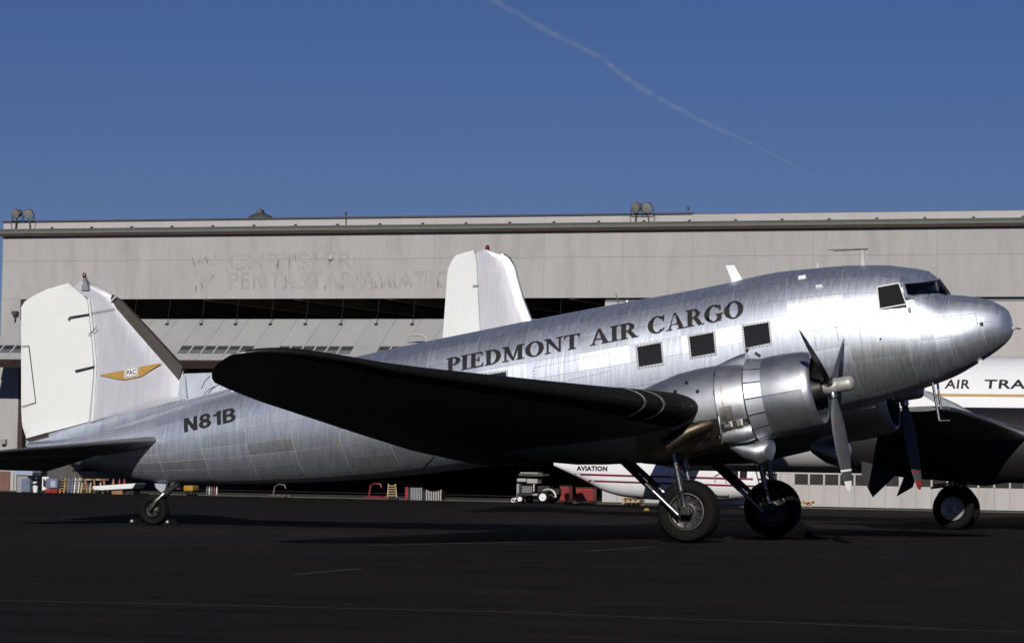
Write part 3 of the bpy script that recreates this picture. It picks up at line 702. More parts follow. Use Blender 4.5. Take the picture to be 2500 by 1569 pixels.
# side fillet between fin and hull (soft wedge)
b = MB(); rings = []
for px, y0, y1 in ((66, 1083, 1073), (140, 1074, 1052), (225, 1060, 1029), (330, 1034, 1004), (446, 1000, 975), (574, 965, 945)):
    s0, w0 = SW(PX(px, y0, 0)); c = BP(s0, 0, w0); t = BP(s0, 0, SW(PX(px, y1, 0))[1]); wd = hsec(s0)[2]*.5
    rings.append([c+Vector((0, -wd, -.04)), (c+t)/2+Vector((0, -wd*.45, 0)), t+Vector((0, -.06, 0)), t+Vector((0, .06, 0)), (c+t)/2+Vector((0, wd*.45, 0)), c+Vector((0, wd, -.04))])
MB().loft(rings).build('fin_root_fairing', 'alu', fin, True)
MB().bar(PX(70, 1072, -.06), PX(118, 1060, -.06), .10, .05).build('rudder_lock', 'gutter_red', rud)
def strip(pts, w, name, m, par, y=-.128, d=.006):
    b = MB()
    for p, q in zip(pts, pts[1:]): b.bar(PX(p[0], p[1], y), PX(q[0], q[1], y), d, w, (0, 0, 1))
    return b.build(name, m, par)
def half_at(poly_fn, px): return 0
strip([(166, 780), (171, 774), (222, 766)], .028, 'hinge_slot', 'letter', rud, -.105); strip([(183, 905), (236, 893)], .03, 'hinge_slot', 'letter', rud, -.125)
strip([(52, 845), (70, 843), (87, 982), (52, 992)], .012, 'trim_tab_edge', 'darksteel', rud, -.06)
rb = [strip([(217, 730), (229, 838), (234, 891), (233, 917), (225, 1028)], .035, 'hinge_cover', 'white', fin, -.122, .02)]
b = MB()
for (a, c, n) in (((224, 764), (281, 753), 16), ((228, 1029), (455, 973), 44), ((452, 920), (457, 975), 10)):
    for i in range(n):
        t = i/n; b.frame(PX(a[0]+(c[0]-a[0])*t, a[1]+(c[1]-a[1])*t, -.123), (1, 0, 0), (0, 1, 0), (0, 0, 1), (.007, .012, .007))
b.build('rivet_rows', 'darksteel', fin, kind='stuff')
# beacon on the fin
q = PX(212, 703, 0); tip = PX(206, 672, 0)
MB().loft([[q+Vector((dx*a, dy, -.05)) for dx, dy in ((-.13, 0), (-.06, -.1), (.08, -.11), (.16, 0), (.08, .11), (-.06, .1))] for a in (1,)]+
          [[q+(tip-q)*k+Vector((dx*r_, dy*r_, 0)) for dx, dy in ((-.13, 0), (-.06, -.1), (.08, -.11), (.16, 0), (.08, .11), (-.06, .1))] for k, r_ in ((.15, .9), (.45, .5), (.8, .28))]).build('beacon_fairing', 'alu_nac', fin, True)
MB().lathe(tip-(tip-q)*.2, (tip-q), [(0, .035), (.05, .04), (.09, .03), (.11, 0)], 10).build('beacon', 'beacon', fin, True)
# emblem: gold wings with a lettered badge
def fin_decal(pts, name, m, y, d=.003): return MB().prism([PX(x, y_, y) for x, y_ in pts], (0, d, 0)).build(name, m, fin)
YB = -.128
fin_decal([(242, 915), (303, 903), (340, 895.5), (397, 884.5), (344, 919), (304, 927), (288, 925.5)], 'gold_wings', 'gold', YB)
def rr(x0, y0, x1, y1, sk): return [(x, y-(x-320)*sk) for x, y in ((x0+3, y0), (x1-3, y0), (x1, y0+3), (x1, y1-3), (x1-3, y1), (x0+3, y1), (x0, y1-3), (x0, y0+3))]
fin_decal(rr(303.5, 895.5, 337.5, 920.5, .16), 'badge_border', 'white', YB-.003)
fin_decal(rr(305, 897, 336, 919, .16), 'badge_ring', 'letter', YB-.006)
fin_decal(rr(306.3, 898.3, 334.7, 917.7, .16), 'badge', 'white', YB-.009)
vs, fs = text_mesh('PAC', .02, 1.05)
MB().add([PX(309+23*x, 914.5-12.5*y-(309+23*x-320)*.16, YB-.0115) for x, y in vs], fs).build('badge_lettering', 'letter', fin)

# ---- wings
def lerp_tab(tab, v): return interp([(a, b) for a, b, c in tab], v), interp([(a, c) for a, b, c in tab], v)
LE = [(0, .34, 2.32), (4.4, .34, 2.32), (11.7, -1.74, 2.65), (13, -2.12, 2.77), (13.7, -2.4, 2.83), (14.1, -2.64, 2.85), (14.35, -2.9, 2.84), (14.48, -3.2, 2.79)]
TE = [(0, -4.55, 1.24), (1, -4.55, 1.27), (4.4, -4.5, 1.5), (6.7, -4.42, 1.72), (11.5, -4.4, 2.25), (13, -4.22, 2.42), (13.5, -4.04, 2.49), (13.9, -3.84, 2.57), (14.2, -3.63, 2.65), (14.4, -3.42, 2.72), (14.48, -3.28, 2.77)]
def naca(x, t): return 5*t*(.2969*math.sqrt(x)-.126*x-.3516*x*x+.2843*x**3-.1030*x**4)
def wpt(side, v, x, up_, off=0):
    a, b = lerp_tab(LE, v), lerp_tab(TE, v); t = interp([(0, .155), (4.4, .15), (13, .10), (14.1, .12), (14.48, .14)], v)
    d = Vector((b[0]-a[0], 0, b[1]-a[1])); c = d.length; n = Vector((d.z, 0, -d.x)).normalized(); cam_ = .022*4*x*(1-x)*c
    return Vector((a[0], side*v, a[1]))+d*x+n*(cam_+(1 if up_ else -1)*(naca(x, t)*c+.0015+off))
CX = [0, .004, .012, .03, .06, .1, .17, .26, .38, .5, .62, .72]
def wing_piece(side, vs_, x0, x1, name, m, par, off=0):
    xs = sorted(set([x0]+[x for x in CX+[.8, .9, .96, 1] if x0 < x < x1]+[x1])); rings = []
    for v in vs_:
        rings.append([wpt(side, v, x, True, off) for x in xs]+[wpt(side, v, x, False, off) for x in xs[::-1]])
    return MB().loft(rings).build(name, m, par, True)
VO = [4.4, 5.5, 6.7, 8, 9.5, 11, 12, 13, 13.4, 13.7, 13.95, 14.1, 14.25, 14.35, 14.43, 14.48]
for side in (-1, 1):
    wg = empty('wing', (0, 0, 0)); wg.parent = ap
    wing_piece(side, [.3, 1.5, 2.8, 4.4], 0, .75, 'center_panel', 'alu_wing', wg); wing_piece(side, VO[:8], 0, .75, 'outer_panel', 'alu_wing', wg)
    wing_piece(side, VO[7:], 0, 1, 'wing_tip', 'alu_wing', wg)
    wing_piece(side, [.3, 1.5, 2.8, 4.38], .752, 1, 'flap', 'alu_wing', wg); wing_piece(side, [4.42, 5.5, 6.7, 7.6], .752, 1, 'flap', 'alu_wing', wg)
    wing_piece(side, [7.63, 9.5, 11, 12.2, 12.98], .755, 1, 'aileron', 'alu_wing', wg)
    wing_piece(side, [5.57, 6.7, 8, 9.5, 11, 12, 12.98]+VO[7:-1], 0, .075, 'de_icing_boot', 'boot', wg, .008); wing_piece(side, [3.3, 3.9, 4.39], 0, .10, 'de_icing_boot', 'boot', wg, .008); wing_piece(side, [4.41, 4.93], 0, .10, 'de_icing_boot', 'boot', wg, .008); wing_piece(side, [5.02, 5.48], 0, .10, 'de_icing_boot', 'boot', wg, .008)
    for v0 in (4.95, 5.5):
        wing_piece(side, [v0, v0+.035], 0, .07, 'joint_strip', 'alu_dirty', wg, .012)
# ---- tail planes, elevator slightly drooped
SLE = [(.15, -11.2, 1.66), (3.3, -12.33, 1.44), (3.75, -12.6, 1.40), (3.95, -12.85, 1.37), (4.06, -13.2, 1.31)]
STE = [(.15, -13.65, 1.0), (2.5, -13.6, 1.02), (3.5, -13.5, 1.05), (3.85, -13.42, 1.1), (4.0, -13.34, 1.18), (4.06, -13.24, 1.29)]
def spt(side, v, x, up_, off=0):
    a, b = lerp_tab(SLE, v), lerp_tab(STE, v); A = Vector((a[0], 0, a[1])); B = Vector((b[0], 0, b[1])); c = (B-A).length
    m_ = A+(B-A)*.55+Vector((0, 0, min(.13, .06*c)))
    p = A+(m_-A)*(x/.55) if x < .55 else m_+(B-m_)*((x-.55)/.45)
    return Vector((p.x, side*v, p.z+(1 if up_ else -1)*(naca(x, .10)*c+.002+off)))
def tail_piece(side, vs_, x0, x1, name, par, m='alu_wing'):
    xs = sorted(set([x0]+[x for x in (0, .005, .02, .05, .1, .2, .35, .55, .56, .7, .85, .95, 1) if x0 < x < x1]+[x1]))
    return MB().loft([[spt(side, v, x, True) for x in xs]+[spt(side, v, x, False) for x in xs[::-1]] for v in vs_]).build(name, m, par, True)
for side in (-1, 1):
    tp = empty('tail_plane', (0, 0, 0)); tp.parent = ap
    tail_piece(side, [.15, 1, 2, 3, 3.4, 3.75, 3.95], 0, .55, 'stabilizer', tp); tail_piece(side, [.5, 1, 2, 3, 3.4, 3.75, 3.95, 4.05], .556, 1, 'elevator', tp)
# ---- engines
def HB(side, du, dv, dw): return Vector((2.48, side*2.82, 2.70))+bf*du+bn*dw+Vector((0, side*dv, 0))   # dv positive: outboard
def engine(side):
    H = HB(side, 0, 0, 0); en = empty('engine', (0, 0, 0)); en.parent = ap
    L = lambda prof, n=40, **k: MB().lathe(H, bf, prof, n, up_=bn, **k)
    L([(-.5, .42), (-.36, .47), (-.26, .53), (-.222, .562)]).build('cowl_inner_lip', 'engine', en, True)
    L([(-.222, .562), (-.213, .58), (-.225, .61), (-.28, .645), (-.36, .668)]).build('cowl_lip', 'alu_nac', en, True)
    for a0, a1 in ((-math.pi/2+.006, math.pi/2-.006), (math.pi/2+.006, 3*math.pi/2-.006)):
        L([(-.362, .669), (-.5, .685), (-.7, .695), (-.9, .697), (-1.05, .69)], 26, a0=a0, a1=a1).build('cowl_panel', 'alu_nac', en, True)
    L([(-.55, .64), (-1.0, .655)]).build('cowl_liner', 'engine', en, True)
    for k in range(16):
        t = k*2*math.pi/16; L([(-1.045, .682), (-1.2, .70), (-1.34, .73)], 4, a0=t+.015, a1=t+2*math.pi/16-.015).build('cowl_flap', 'alu_flap', en, True)
    L([(-1.02, .0), (-1.02, .64), (-1.2, .63)], 32).build('firewall', 'engine', en)
    # radial engine: case and two rows of cylinders
    MB().lathe(H, bf, [(-.12, .08), (-.16, .16), (-.3, .2), (-.42, .24), (-.8, .26)], 24, up_=bn).build('crankcase', 'engine', en, True)
    for row, d in ((0, -.48), (1, -.7)):
        for k in range(7):
            t = (k+.5*row)*2*math.pi/7; c = math.cos(t); s_ = math.sin(t); dr = bn*c+Vector((0, s_, 0)); o = H+bf*d
            MB().tube([o+dr*.22, o+dr*.5, o+dr*.6], [.085, .095, .06], 10).build('cylinder', 'engine', en, True)
    # accessory section and nacelle fairing
    L([(-1.2, .60), (-1.34, .64), (-1.5, .675), (-1.86, .70)], 40).build('accessory_panel', 'alu_nac', en, True)
    tt = [(-1.87, .712), (-2.2, .725), (-2.6, .70), (-3.05, .60), (-3.5, .50), (-4.2, .36), (-5.2, .2), (-6.2, .06)]
    tb = [(-1.87, .71), (-2.4, .74), (-3.0, .76), (-3.6, .69), (-4.4, .585), (-5.0, .465), (-5.7, .22), (-6.2, .05)]
    rings = []
    for d in (-1.87, -2.05, -2.3, -2.6, -2.85, -3.05, -3.3, -3.5, -3.9, -4.2, -4.7, -5.2, -6.2):
        a, b = interp(tt[::-1], d), interp(tb[::-1], d); w = interp([(-6.2, .05), (-5.2, .42), (-4.2, .57), (-3.3, .66), (-2.6, .69), (-1.87, .71)], d)
        rings.append([H+bf*d+bn*(math.cos(t)*(a if math.cos(t) > 0 else b))+Vector((0, math.sin(t)*w, 0)) for t in [2*math.pi*k/36 for k in range(36)]])
    MB().loft(rings).build('nacelle', 'alu_nac', en, True)
    # lower sooty skin
    dirty = [[H+bf*d+bn*(math.cos(t)*interp(tb[::-1], d)*1.012)+Vector((0, side*math.sin(t)*interp([(-6.2, .05), (-5.2, .42), (-4.2, .57), (-3.3, .66), (-2.6, .69), (-1.87, .71)], d)*1.012, 0)) for t in [R(108+7*k) for k in range(12)]] for d in (-1.88, -2.2, -2.6, -3.0, -3.4)]
    MB().loft(dirty, False, False).build('soot_skirt', 'alu_dirty', en, True)
    ts = 1 if side < 0 else -1                         # hatches, straps and soot on the outboard side of the accessory section
    def pat(d0, d1, r0, r1, a0, a1, m, nm): L([(d0, r0), ((d0+d1)/2, (r0+r1)/2), (d1, r1)], 8, a0=R(min(ts*a0, ts*a1)), a1=R(max(ts*a0, ts*a1))).build(nm, m, en, True)
    for a in ((-1.38, -1.85, .662, .712, 118, 178, 'alu_dirty', 'soot_skirt'), (-1.42, -1.58, .672, .69, 96, 112, 'alu_nac', 'hatch'), (-1.60, -1.82, .692, .708, 94, 114, 'alu_dirty', 'hatch'), (-1.40, -1.52, .682, .692, 122, 136, 'alu_nac', 'hatch'),
              (-1.56, -1.70, .70, .71, 120, 132, 'alu_nac', 'hatch'), (-1.72, -1.75, .712, .715, 60, 150, 'alu_dirty', 'strap'), (-1.36, -1.385, .655, .66, 20, 150, 'black', 'strap'), (-1.855, -1.875, .712, .722, -90, 170, 'black', 'nacelle_joint'), (-2.1, -2.7, .738, .738, 108, 116, 'alu_nac', 'hatch')): pat(*a)
    for d, t in ((-2.15, 66), (-2.35, 48), (-2.55, 60)):
        q = R(ts*t); o = H+bf*d+(bn*math.cos(q)+bf.cross(bn)*math.sin(q))*.72
        MB().lathe(o, o-(H+bf*d), [(0, .035), (.012, .03), (.014, .012), (.004, .0)], 12).build('filler_cap', 'darksteel', en, True)
    # carburettor intake hump on top
    rings = []
    for d, h, w in ((-1.95, .70, .05), (-1.7, .775, .13), (-1.5, .82, .17), (-1.36, .835, .18)):
        rings.append([H+bf*d+bn*(.6+(h-.6)*max(0, math.cos(t))**.6)+Vector((0, math.sin(t)*w, 0)) for t in [R(-90+15*k) for k in range(13)]])
    MB().loft(rings).build('intake_hump', 'alu_nac', en, True)
    MB().bar(HB(side, -1.36, 0, .84), HB(side, -1.33, 0, .90), .02, .05).bar(HB(side, -1.12, .05, .72), HB(side, -1.2, .05, .80), .02, .05).build('intake_tab', 'black', en, kind='stuff')
    # oil cooler duct and boxes low on the outboard side
    b = MB(); rings = []
    for d, r_ in ((-1.36, .19), (-1.5, .215), (-1.75, .2), (-1.95, .14)):
        rings.append([HB(side, d, .40+math.cos(t)*r_*.75, -.52+math.sin(t)*r_*.8) for t in [2*math.pi*k/20 for k in range(20)]])
    MB().loft(rings).build('oil_cooler_duct', 'alu_nac', en, True)
    for (d, dv, dw, a, b_, c) in ((-1.74, .555, -.34, .09, .06, .09), (-1.54, .555, -.36, .07, .05, .08), (-1.66, .47, -.5, .13, .06, .06)):
        MB().frame(HB(side, d, dv, dw), bf, (0, 1, 0), bn, (a, b_, c)).build('accessory_box', 'alu_dirty', en, bevel=.03)
    MB().tube([HB(side, -1.86, .66, -.2), HB(side, -1.86, .69, -.5), HB(side, -1.9, .62, -.66)], .02, 8).build('drain_pipe', 'steel', en, True)
    # chin scoop under the engine, open at the back
    rings = []
    for d, top_, bot_, w in ((-1.2, -.70, -.92, .26), (-1.26, -.68, -1.05, .33), (-1.42, -.64, -1.12, .36), (-1.66, -.6, -1.0, .34), (-1.86, -.58, -.8, .3)):
        cz, hz = (top_+bot_)/2, (top_-bot_)/2
        rings.append([HB(side, d, math.sin(t)*w, cz+math.cos(t)*hz) for t in [2*math.pi*k/24 for k in range(24)]])
    MB().loft(rings).build('chin_scoop', 'alu_nac', en, True)
    # exhaust stack
    e0 = [Vector((v.x, v.y if side < 0 else -v.y, v.z)) for v in (PX(1745, 1030, -3.36), PX(1712, 1041, -3.5), PX(1684, 1052, -3.56), PX(1655, 1068, -3.6), PX(1628, 1087, -3.62))]
    ex = MB().tube(e0, [.09, .11, .12, .125, .13], 16, False).build('exhaust_stack', 'tan', en, True)
    d_ = (e0[-1]-e0[-2]).normalized()
    MB().lathe(e0[-1]-d_*.04, d_, [(0, .137), (.045, .142), (.05, .125), (.0, .118)], 16).build('exhaust_rim', 'tan', en, True)
    # propeller
    pr = empty('propeller', (0, 0, 0)); pr.parent = ap
    MB().lathe(H, bf, [(-.16, .10), (-.08, .13), (.04, .135), (.08, .12), (.12, .122), (.29, .126), (.345, .118), (.385, .08), (.4, 0)], 24, up_=bn).build('hub_dome', 'hubgrey', pr, True)
    for k, ang in enumerate((180, 60, 300)):
        t = R(ang); dr = bn*math.cos(t)+Vector((0, math.sin(t)*side*-1, 0)); tg = bf.cross(dr).normalized()
        rings = []; 
        for r_, ch, tk, be in ((.10, .12, .12, 52), (.22, .12, .11, 50), (.34, .17, .07, 47), (.5, .23, .05, 44), (.8, .28, .04, 41), (1.1, .28, .032, 39), (1.35, .25, .026, 37), (1.55, .2, .02, 36), (1.70, .14, .014, 35), (1.77, .085, .01, 35), (1.795, .03, .008, 35)):
            cdv = (tg*math.cos(R(be))+bf*math.sin(R(be))).normalized(); nd = cdv.cross(dr).normalized(); c = H+dr*r_
            rings.append([c+cdv*math.cos(q)*ch/2+nd*math.sin(q)*tk/2 for q in [2*math.pi*j/14 for j in range(14)]])
        bl = MB().loft(rings[:7]+[[a*.8+b*.2 for a, b in zip(rings[6], rings[7])]]).build('blade', 'blade', pr, True)
        tipc = 'white' if side < 0 else 'red'
        MB().loft([[a*.8+b*.2 for a, b in zip(rings[6], rings[7])]]+rings[7:8]+[[a*.5+b*.5 for a, b in zip(rings[7], rings[8])]]).build('blade', 'blade', bl, True)
        MB().loft([[a*.5+b*.5 for a, b in zip(rings[7], rings[8])]]+rings[8:]).build('blade_tip', tipc, bl, True)
        sc = Vector((H+dr*1.5)); 
        MB().loft([[c_+(p-c_)*1.04 for p in ring for c_ in (sum(ring, Vector())/14,)] for ring in ([a*.62+b*.38 for a, b in zip(rings[6], rings[7])], [a*.45+b*.55 for a, b in zip(rings[6], rings[7])])], False).build('tip_band', tipc, bl, True)
        MB().lathe(H, dr, [(.09, .075), (.15, .085), (.2, .08), (.21, .07)], 14).build('blade_clamp', 'steel', pr, True)
        if k == 0: MB().frame(H+dr*.62+tg*-.0+Vector((0, side*.03, 0)), bf, (0, 1, 0), dr, (.012, .02, .025)).build('warning_label', 'red', bl)
    return en
engine(-1); engine(1)

# ---- main gear
def tyre(c, r, w, name, par, m='rubber'):
    pr = [(-w*.36, r*.56), (-w*.47, r*.66), (-w*.5, r*.78), (-w*.44, r*.9), (-w*.27, r*.975), (0, r), (w*.27, r*.975), (w*.44, r*.9), (w*.5, r*.78), (w*.47, r*.66), (w*.36, r*.56)]
    return MB().lathe(c, (0, 1, 0), pr, 48).build(name, m, par, True)
def main_gear(side):
    gr = empty('main_gear', (0, 0, 0)); gr.parent = ap
    c = Vector((.0, side*2.82, .535)); ty = tyre(c, .545, .42, 'tyre', gr)
    for sd in (-1, 1):
        MB().lathe(c, (0, sd, 0), [(.15, .305), (.165, .3), (.12, .285), (.09, .2), (.11, .12), (.15, .1), (.17, .0)], 36).build('wheel_hub', 'darksteel', gr, True)
        MB().lathe(c+Vector((0, sd*.155, 0)), (0, sd, 0), [(0, .318), (.02, .315), (.022, .3), (0, .297)], 40).build('rim_ring', 'rim', ty, True)
        for k in range(10):
            t = 2*math.pi*k/10+.2; MB().frame(c+Vector((math.cos(t)*.22, sd*.118, math.sin(t)*.22)), (math.cos(t), 0, math.sin(t)), (0, 1, 0), (-math.sin(t), 0, math.cos(t)), (.05, .012, .022)).build('brake_lug', 'darksteel', ty)
        v = c.y+sd*.30
        a = Vector((.02, v, .55)); t = PX(1640, 1108, -3.15); top_ = Vector((t.x-.08, v, t.z+.45)); m_ = a.lerp(top_, .5)
        MB().tube([a, a.lerp(top_, .22), a.lerp(top_, .24)], [.04, .04, .055], 12).build('oleo_piston', 'steel', gr, True)
        MB().tube([a.lerp(top_, .24), a.lerp(top_, .68), top_], [.052, .05, .036], 12).build('strut', 'oleo', gr, True)
        MB().tube([a+Vector((-.1, 0, .05)), a.lerp(top_, .5)+Vector((-.12, 0, 0)), top_+Vector((-.08, 0, -.1))], .012, 6).build('brake_line', 'black', gr)
        e = PX(1500, 1128, -3.12); r0 = Vector((-.10, v, .47)); r1 = Vector((e.x, c.y+sd*.22, e.z+.12))
        MB().tube([r0, r0.lerp(r1, .42)], .045, 10).build('drag_brace', 'steel', gr, True)
        MB().tube([r0.lerp(r1, .40), r1], .05, 10).build('drag_brace', 'darksteel', gr, True)
        MB().frame(a, (1, 0, 0), (0, 1, 0), (0, 0, 1), (.09, .045, .08)).build('axle_clamp', 'darksteel', gr, bevel=.02)
    MB().tube([c+Vector((.02, -.36, 0)), c+Vector((.02, .36, 0))], .05, 12).build('axle', 'darksteel', gr)
    t = PX(1640, 1108, -3.15)
    MB().tube([Vector((t.x, c.y-.3, t.z+.12)), Vector((t.x, c.y+.3, t.z+.12))], .035, 10).build('cross_tube', 'darksteel', gr)
    MB().tube([Vector((t.x-.2, c.y-.22, 1.0)), Vector((t.x-.2, c.y+.22, 1.0))], .03, 10).build('cross_tube', 'darksteel', gr) if False else None
    for sd in (-1, 1):        # cable with clip between legs
        MB().tube([Vector((-.18, c.y+sd*.3, 1.35)), Vector((-.05, c.y+sd*.33, 1.2)), Vector((-.12, c.y+sd*.3, 1.1))], .015, 6).build('hydraulic_hose', 'black', gr)
main_gear(-1); main_gear(1)
# ---- tail wheel
tg_ = empty('tail_gear', (0, 0, 0)); tg_.parent = ap
c = Vector((PX(377, 1245, 0).x, 0, .295))
tw = c.copy(); tyre(c, .30, .22, 'tyre', tg_)
for sd in (-1, 1):
    MB().lathe(c, (0, sd, 0), [(.075, .15), (.085, .14), (.05, .1), (.09, .04), (.09, 0)], 24).build('wheel_hub', 'darksteel', tg_, True)
    for k in range(6):
        t = k*math.pi/3; MB().frame(c+Vector((math.cos(t)*.1, sd*.072, math.sin(t)*.1)), (1, 0, 0), (0, 1, 0), (0, 0, 1), (.02, .01, .02)).build('hub_lug', 'steel', tg_)
    MB().tube([c+Vector((-.03, sd*.15, -.01)), PX(389, 1222, 0)+Vector((0, sd*.14, 0)), PX(403, 1205, 0)+Vector((0, sd*.05, 0))], [.035, .05, .055], 10).build('fork', 'oleo', tg_, True)
MB().tube([PX(396, 1211, 0), PX(420, 1192, 0), PX(448, 1172, 0)], [.075, .055, .05], 12).build('strut', 'oleo', tg_, True)
MB().tube([PX(401, 1207, .1), PX(417, 1172, .1)], .03, 10).build('shock_strut', 'oleo', tg_, True)
MB().prism([PX(378, 1180, .0), PX(409, 1172, .0), PX(400, 1206, .0), PX(381, 1190, .0)], (0, .03, 0)).build('wheel_fairing', 'alu', tg_)
# ---- pitot masts, antennas and small bits
def bit(name, m, pts, r, par=ap, n=8): return MB().tube(pts, r, n).build(name, m, par, True)
pm = empty('pitot_masts', (0, 0, 0)); pm.parent = ap
bit('mast', 'steel', [PX(2276, 930, -.2), PX(2293, 1026, -.2)], .024, pm); bit('mast', 'steel', [PX(2288, 928, .1), PX(2297, 997, .1)], .022, pm)
bit('pitot_tube', 'steel', [PX(2292, 1027, -.2), PX(2318, 1026, -.2)], .016, pm); bit('pitot_tube', 'steel', [PX(2296, 998, .1), PX(2318, 997, .1)], .014, pm)
b = MB().prism([PX(1772, 648, 0), PX(1793, 647, 0), PX(1813, 682, 0), PX(1789, 690, 0)], (0, .03, 0)); b.build('blade_antenna', 'white', fus)
MB().frame(PX(1801, 687, 0), bf, (0, 1, 0), bn, (.12, .06, .012)).build('antenna_foot', 'white', fus)
bit('mast_antenna', 'parapet', [PX(2107, 650, 0), PX(2105, 630, 0), PX(2105, 611, 0)], [.06, .05, .045], fus)
MB().frame(PX(2103, 608, 0), (1, 0, 0), (0, 1, 0), (0, 0, 1), (.11, .05, .012)).build('mast_cap', 'gutter', fus)
bit('antenna_wire', 'gutter', [PX(2105, 608, -.03), PX(2022, 610, -.1)], .009, fus); bit('antenna_wire', 'gutter', [PX(2105, 609, .03), PX(2035, 613, .1)], .009, fus)
bit('whip_antenna', 'white', [PX(1995, 643, -.0), PX(2000, 672, -.25)], [.008, .022], fus)
bit('whip_antenna', 'darksteel', [PX(1503, 714, 0), PX(1510, 744, 0)], [.006, .014], fus); bit('whip_antenna', 'white', [PX(1530, 733, 0), PX(1532, 741, 0)], [.014, .02], fus)
bit('nav_bump', 'white', [hit(1949, 678, .01), hit(1967, 674.5, .01)], .024, fus); bit('nav_bump', 'white', [hit(1992, 700, .012), hit(2007, 698, .012)], .024, fus)
bit('nose_probe', 'parapet', [PX(2471, 801, 0), PX(2480, 801, 0)], .03, fus); bit('nose_probe', 'black', [PX(2480, 801, 0), PX(2492, 803, 0)], .012, fus)
bit('door_handle', 'hubgrey', [hit(2220, 752, .0), hit(2221, 764, .02)], .03, fus); 
MB().frame(hit(2396, 791, .002), bf, (0, 1, 0), bn, (.03, .01, .03)).build('vent_port', 'black', fus); MB().frame(hit(2150, 827, .002), bf, (0, 1, 0), bn, (.014, .012, .014)).build('vent_port', 'black', fus)
MB().prism([PX(2386, 882, -.1), PX(2398, 874, -.1), PX(2398, 888, -.1)], (0, .05, 0)).build('belly_fin', 'white', fus)
for a, b in (((2104, 998), (2136, 990.5)), ((2150, 985), (2164, 981)), ((2180, 975), (2183, 973))): bit('belly_light', 'white', [PX(*a, -.05), PX(*b, -.05)], .022, fus)
for a, m_, b in (((492, 948), (500, 930), (513, 918)), ((509, 959), (520, 947), (536, 937)), ((586, 984), (592, 973), (601, 963))): bit('whip_antenna', 'black', [PX(*a, -.3), PX(*m_, -.4), PX(*b, -.45)], .008, fus)
bit('static_wire', 'black', [PX(216, 817, -.12), PX(228, 806, -.2), PX(236, 798, -.18)], .008, rud)
bit('door_seam', 'black', [hit(1031, 1153, .002), hit(1031, 1145, .002), hit(1040, 1133, .002), hit(1052, 1122, .002), hit(1060, 1112, .002)], .007, fus)

# ---- chocks
def chock(x, y, lab, m='wood', knob=True):
    r_ = empty('wheel_chock', (x, y, 0), lab, 'chock', 'wheel chocks of the cargo airplane')
    MB().prism([(-.09, 0, .005), (.09, 0, .005), (.03, 0, .12), (-.03, 0, .12)], (0, .3, 0)).build('wedge', m, r_, local=True)
    if knob: MB().lathe((0, -.19, .07), (0, 1, 0), [(0, 0), (.01, .026), (.04, .03), (.055, .0)], 10).build('rope_knob', 'hubgrey', r_, True, local=True)
    return r_
chock(tw.x-.40, 0, 'small dark wedge with white knob behind the tail wheel', 'rubber'); chock(tw.x+.36, 0, 'small dark wedge with white knob ahead of the tail wheel', 'rubber')
chock(.72, 2.82, 'dark wedge ahead of the far main wheel', 'rubber', False); chock(.72, -2.82, 'dark wedge ahead of the near main wheel', 'rubber', False)
# ------------------------------------------------------------------ second airplane, parked between the cargo plane and the hangar
Y2 = 18.0
a2 = empty('airliner', (PX(1800, 1150, Y2).x, Y2, 0), 'white twin engine airliner with gold stripe and tall white fin, behind the bare metal airplane', 'airplane')
zt, zb = PX(2470, 870, Y2).z, PX(1800, 1150, Y2).z; zc2, r2 = (zt+zb)/2, (zt-zb)/2
x_t = PX(1092, 800, Y2).x
T2 = [(x_t-.3, zc2+r2*.55, .12, .10), (x_t+1.2, zc2+r2*.5, .42, .42), (x_t+3, zc2+r2*.26, .85, .9), (x_t+4.6, zc2+r2*.08, 1.18, 1.22), (x_t+6.2, zc2, r2, r2), (x_t+9, zc2, r2, r2), (x_t+12, zc2, r2, r2), (x_t+15, zc2, r2, r2), (x_t+17.5, zc2, r2, r2), (x_t+19, zc2-.05, r2*.93, r2*.94), (x_t+20.2, zc2-.12, r2*.72, r2*.75), (x_t+21, zc2-.2, r2*.42, r2*.45), (x_t+21.4, zc2-.25, .1, .1)]
def ring2(t, n=40, k=1): return [Vector((t[0], Y2-math.sin(a)*t[2]*k, t[1]+math.cos(a)*t[3]*k)) for a in [2*math.pi*i/n for i in range(n)]]
for i, (a, b) in enumerate(zip(T2, T2[1:])):
    q = [[x+(y-x)*k/3 for x, y in zip(a, b)] for k in range(4)]; q[-1][0] -= .006
    MB().loft([ring2(t) for t in q], i in (0, len(T2)-2)).build('fuselage_section', 'white2', a2, True)
def band2(x0, x1, z0, z1, m, name, k=1.004):
    ri = []
    for x in [x0+(x1-x0)*i/8 for i in range(9)]:
        ri.append([Vector((x, Y2-math.sqrt(max(0, r2*r2-(z-zc2)**2))*k, z)) for z in [z0+(z1-z0)*j/4 for j in range(5)]])
    return MB().loft(ri, False, False).build(name, m, a2, True)
zs = [PX(2440, y, Y2-r2).z for y in (968, 961.5)]
band2(x_t+6, x_t+17.4, zs[0], zs[1], 'gold', 'gold_stripe')
for word, x0_, x1_ in (('AIR', 2303, 2365), ('TRAN', 2399, 2538)):
    vs, fs = text_mesh(word, .022, 1.08); A, B = PX(x0_, 947.5, Y2-r2), PX(x1_, 947.5, Y2-r2); h2 = PX(x0_, 925, Y2-r2).z-A.z
    MB().add([(lambda X, Z: (X, Y2-math.sqrt(max(0, r2*r2-(Z-zc2)**2))-.006, Z))(A.x+(B.x-A.x)*x, A.z+h2*y) for x, y in vs], fs).build('lettering', 'letter', a2)
b = MB(); A = PX(2254, 947.5, Y2-r2); b.box((A.x-.05, Y2-r2-.004, A.z), (A.x+.03, Y2-r2+.03, A.z+.2)); b.build('letter_foot', 'letter', a2)
def XZ2(pts): return [(lambda p: (p.x, p.z))(PX(x, y, Y2)) for x, y in pts]
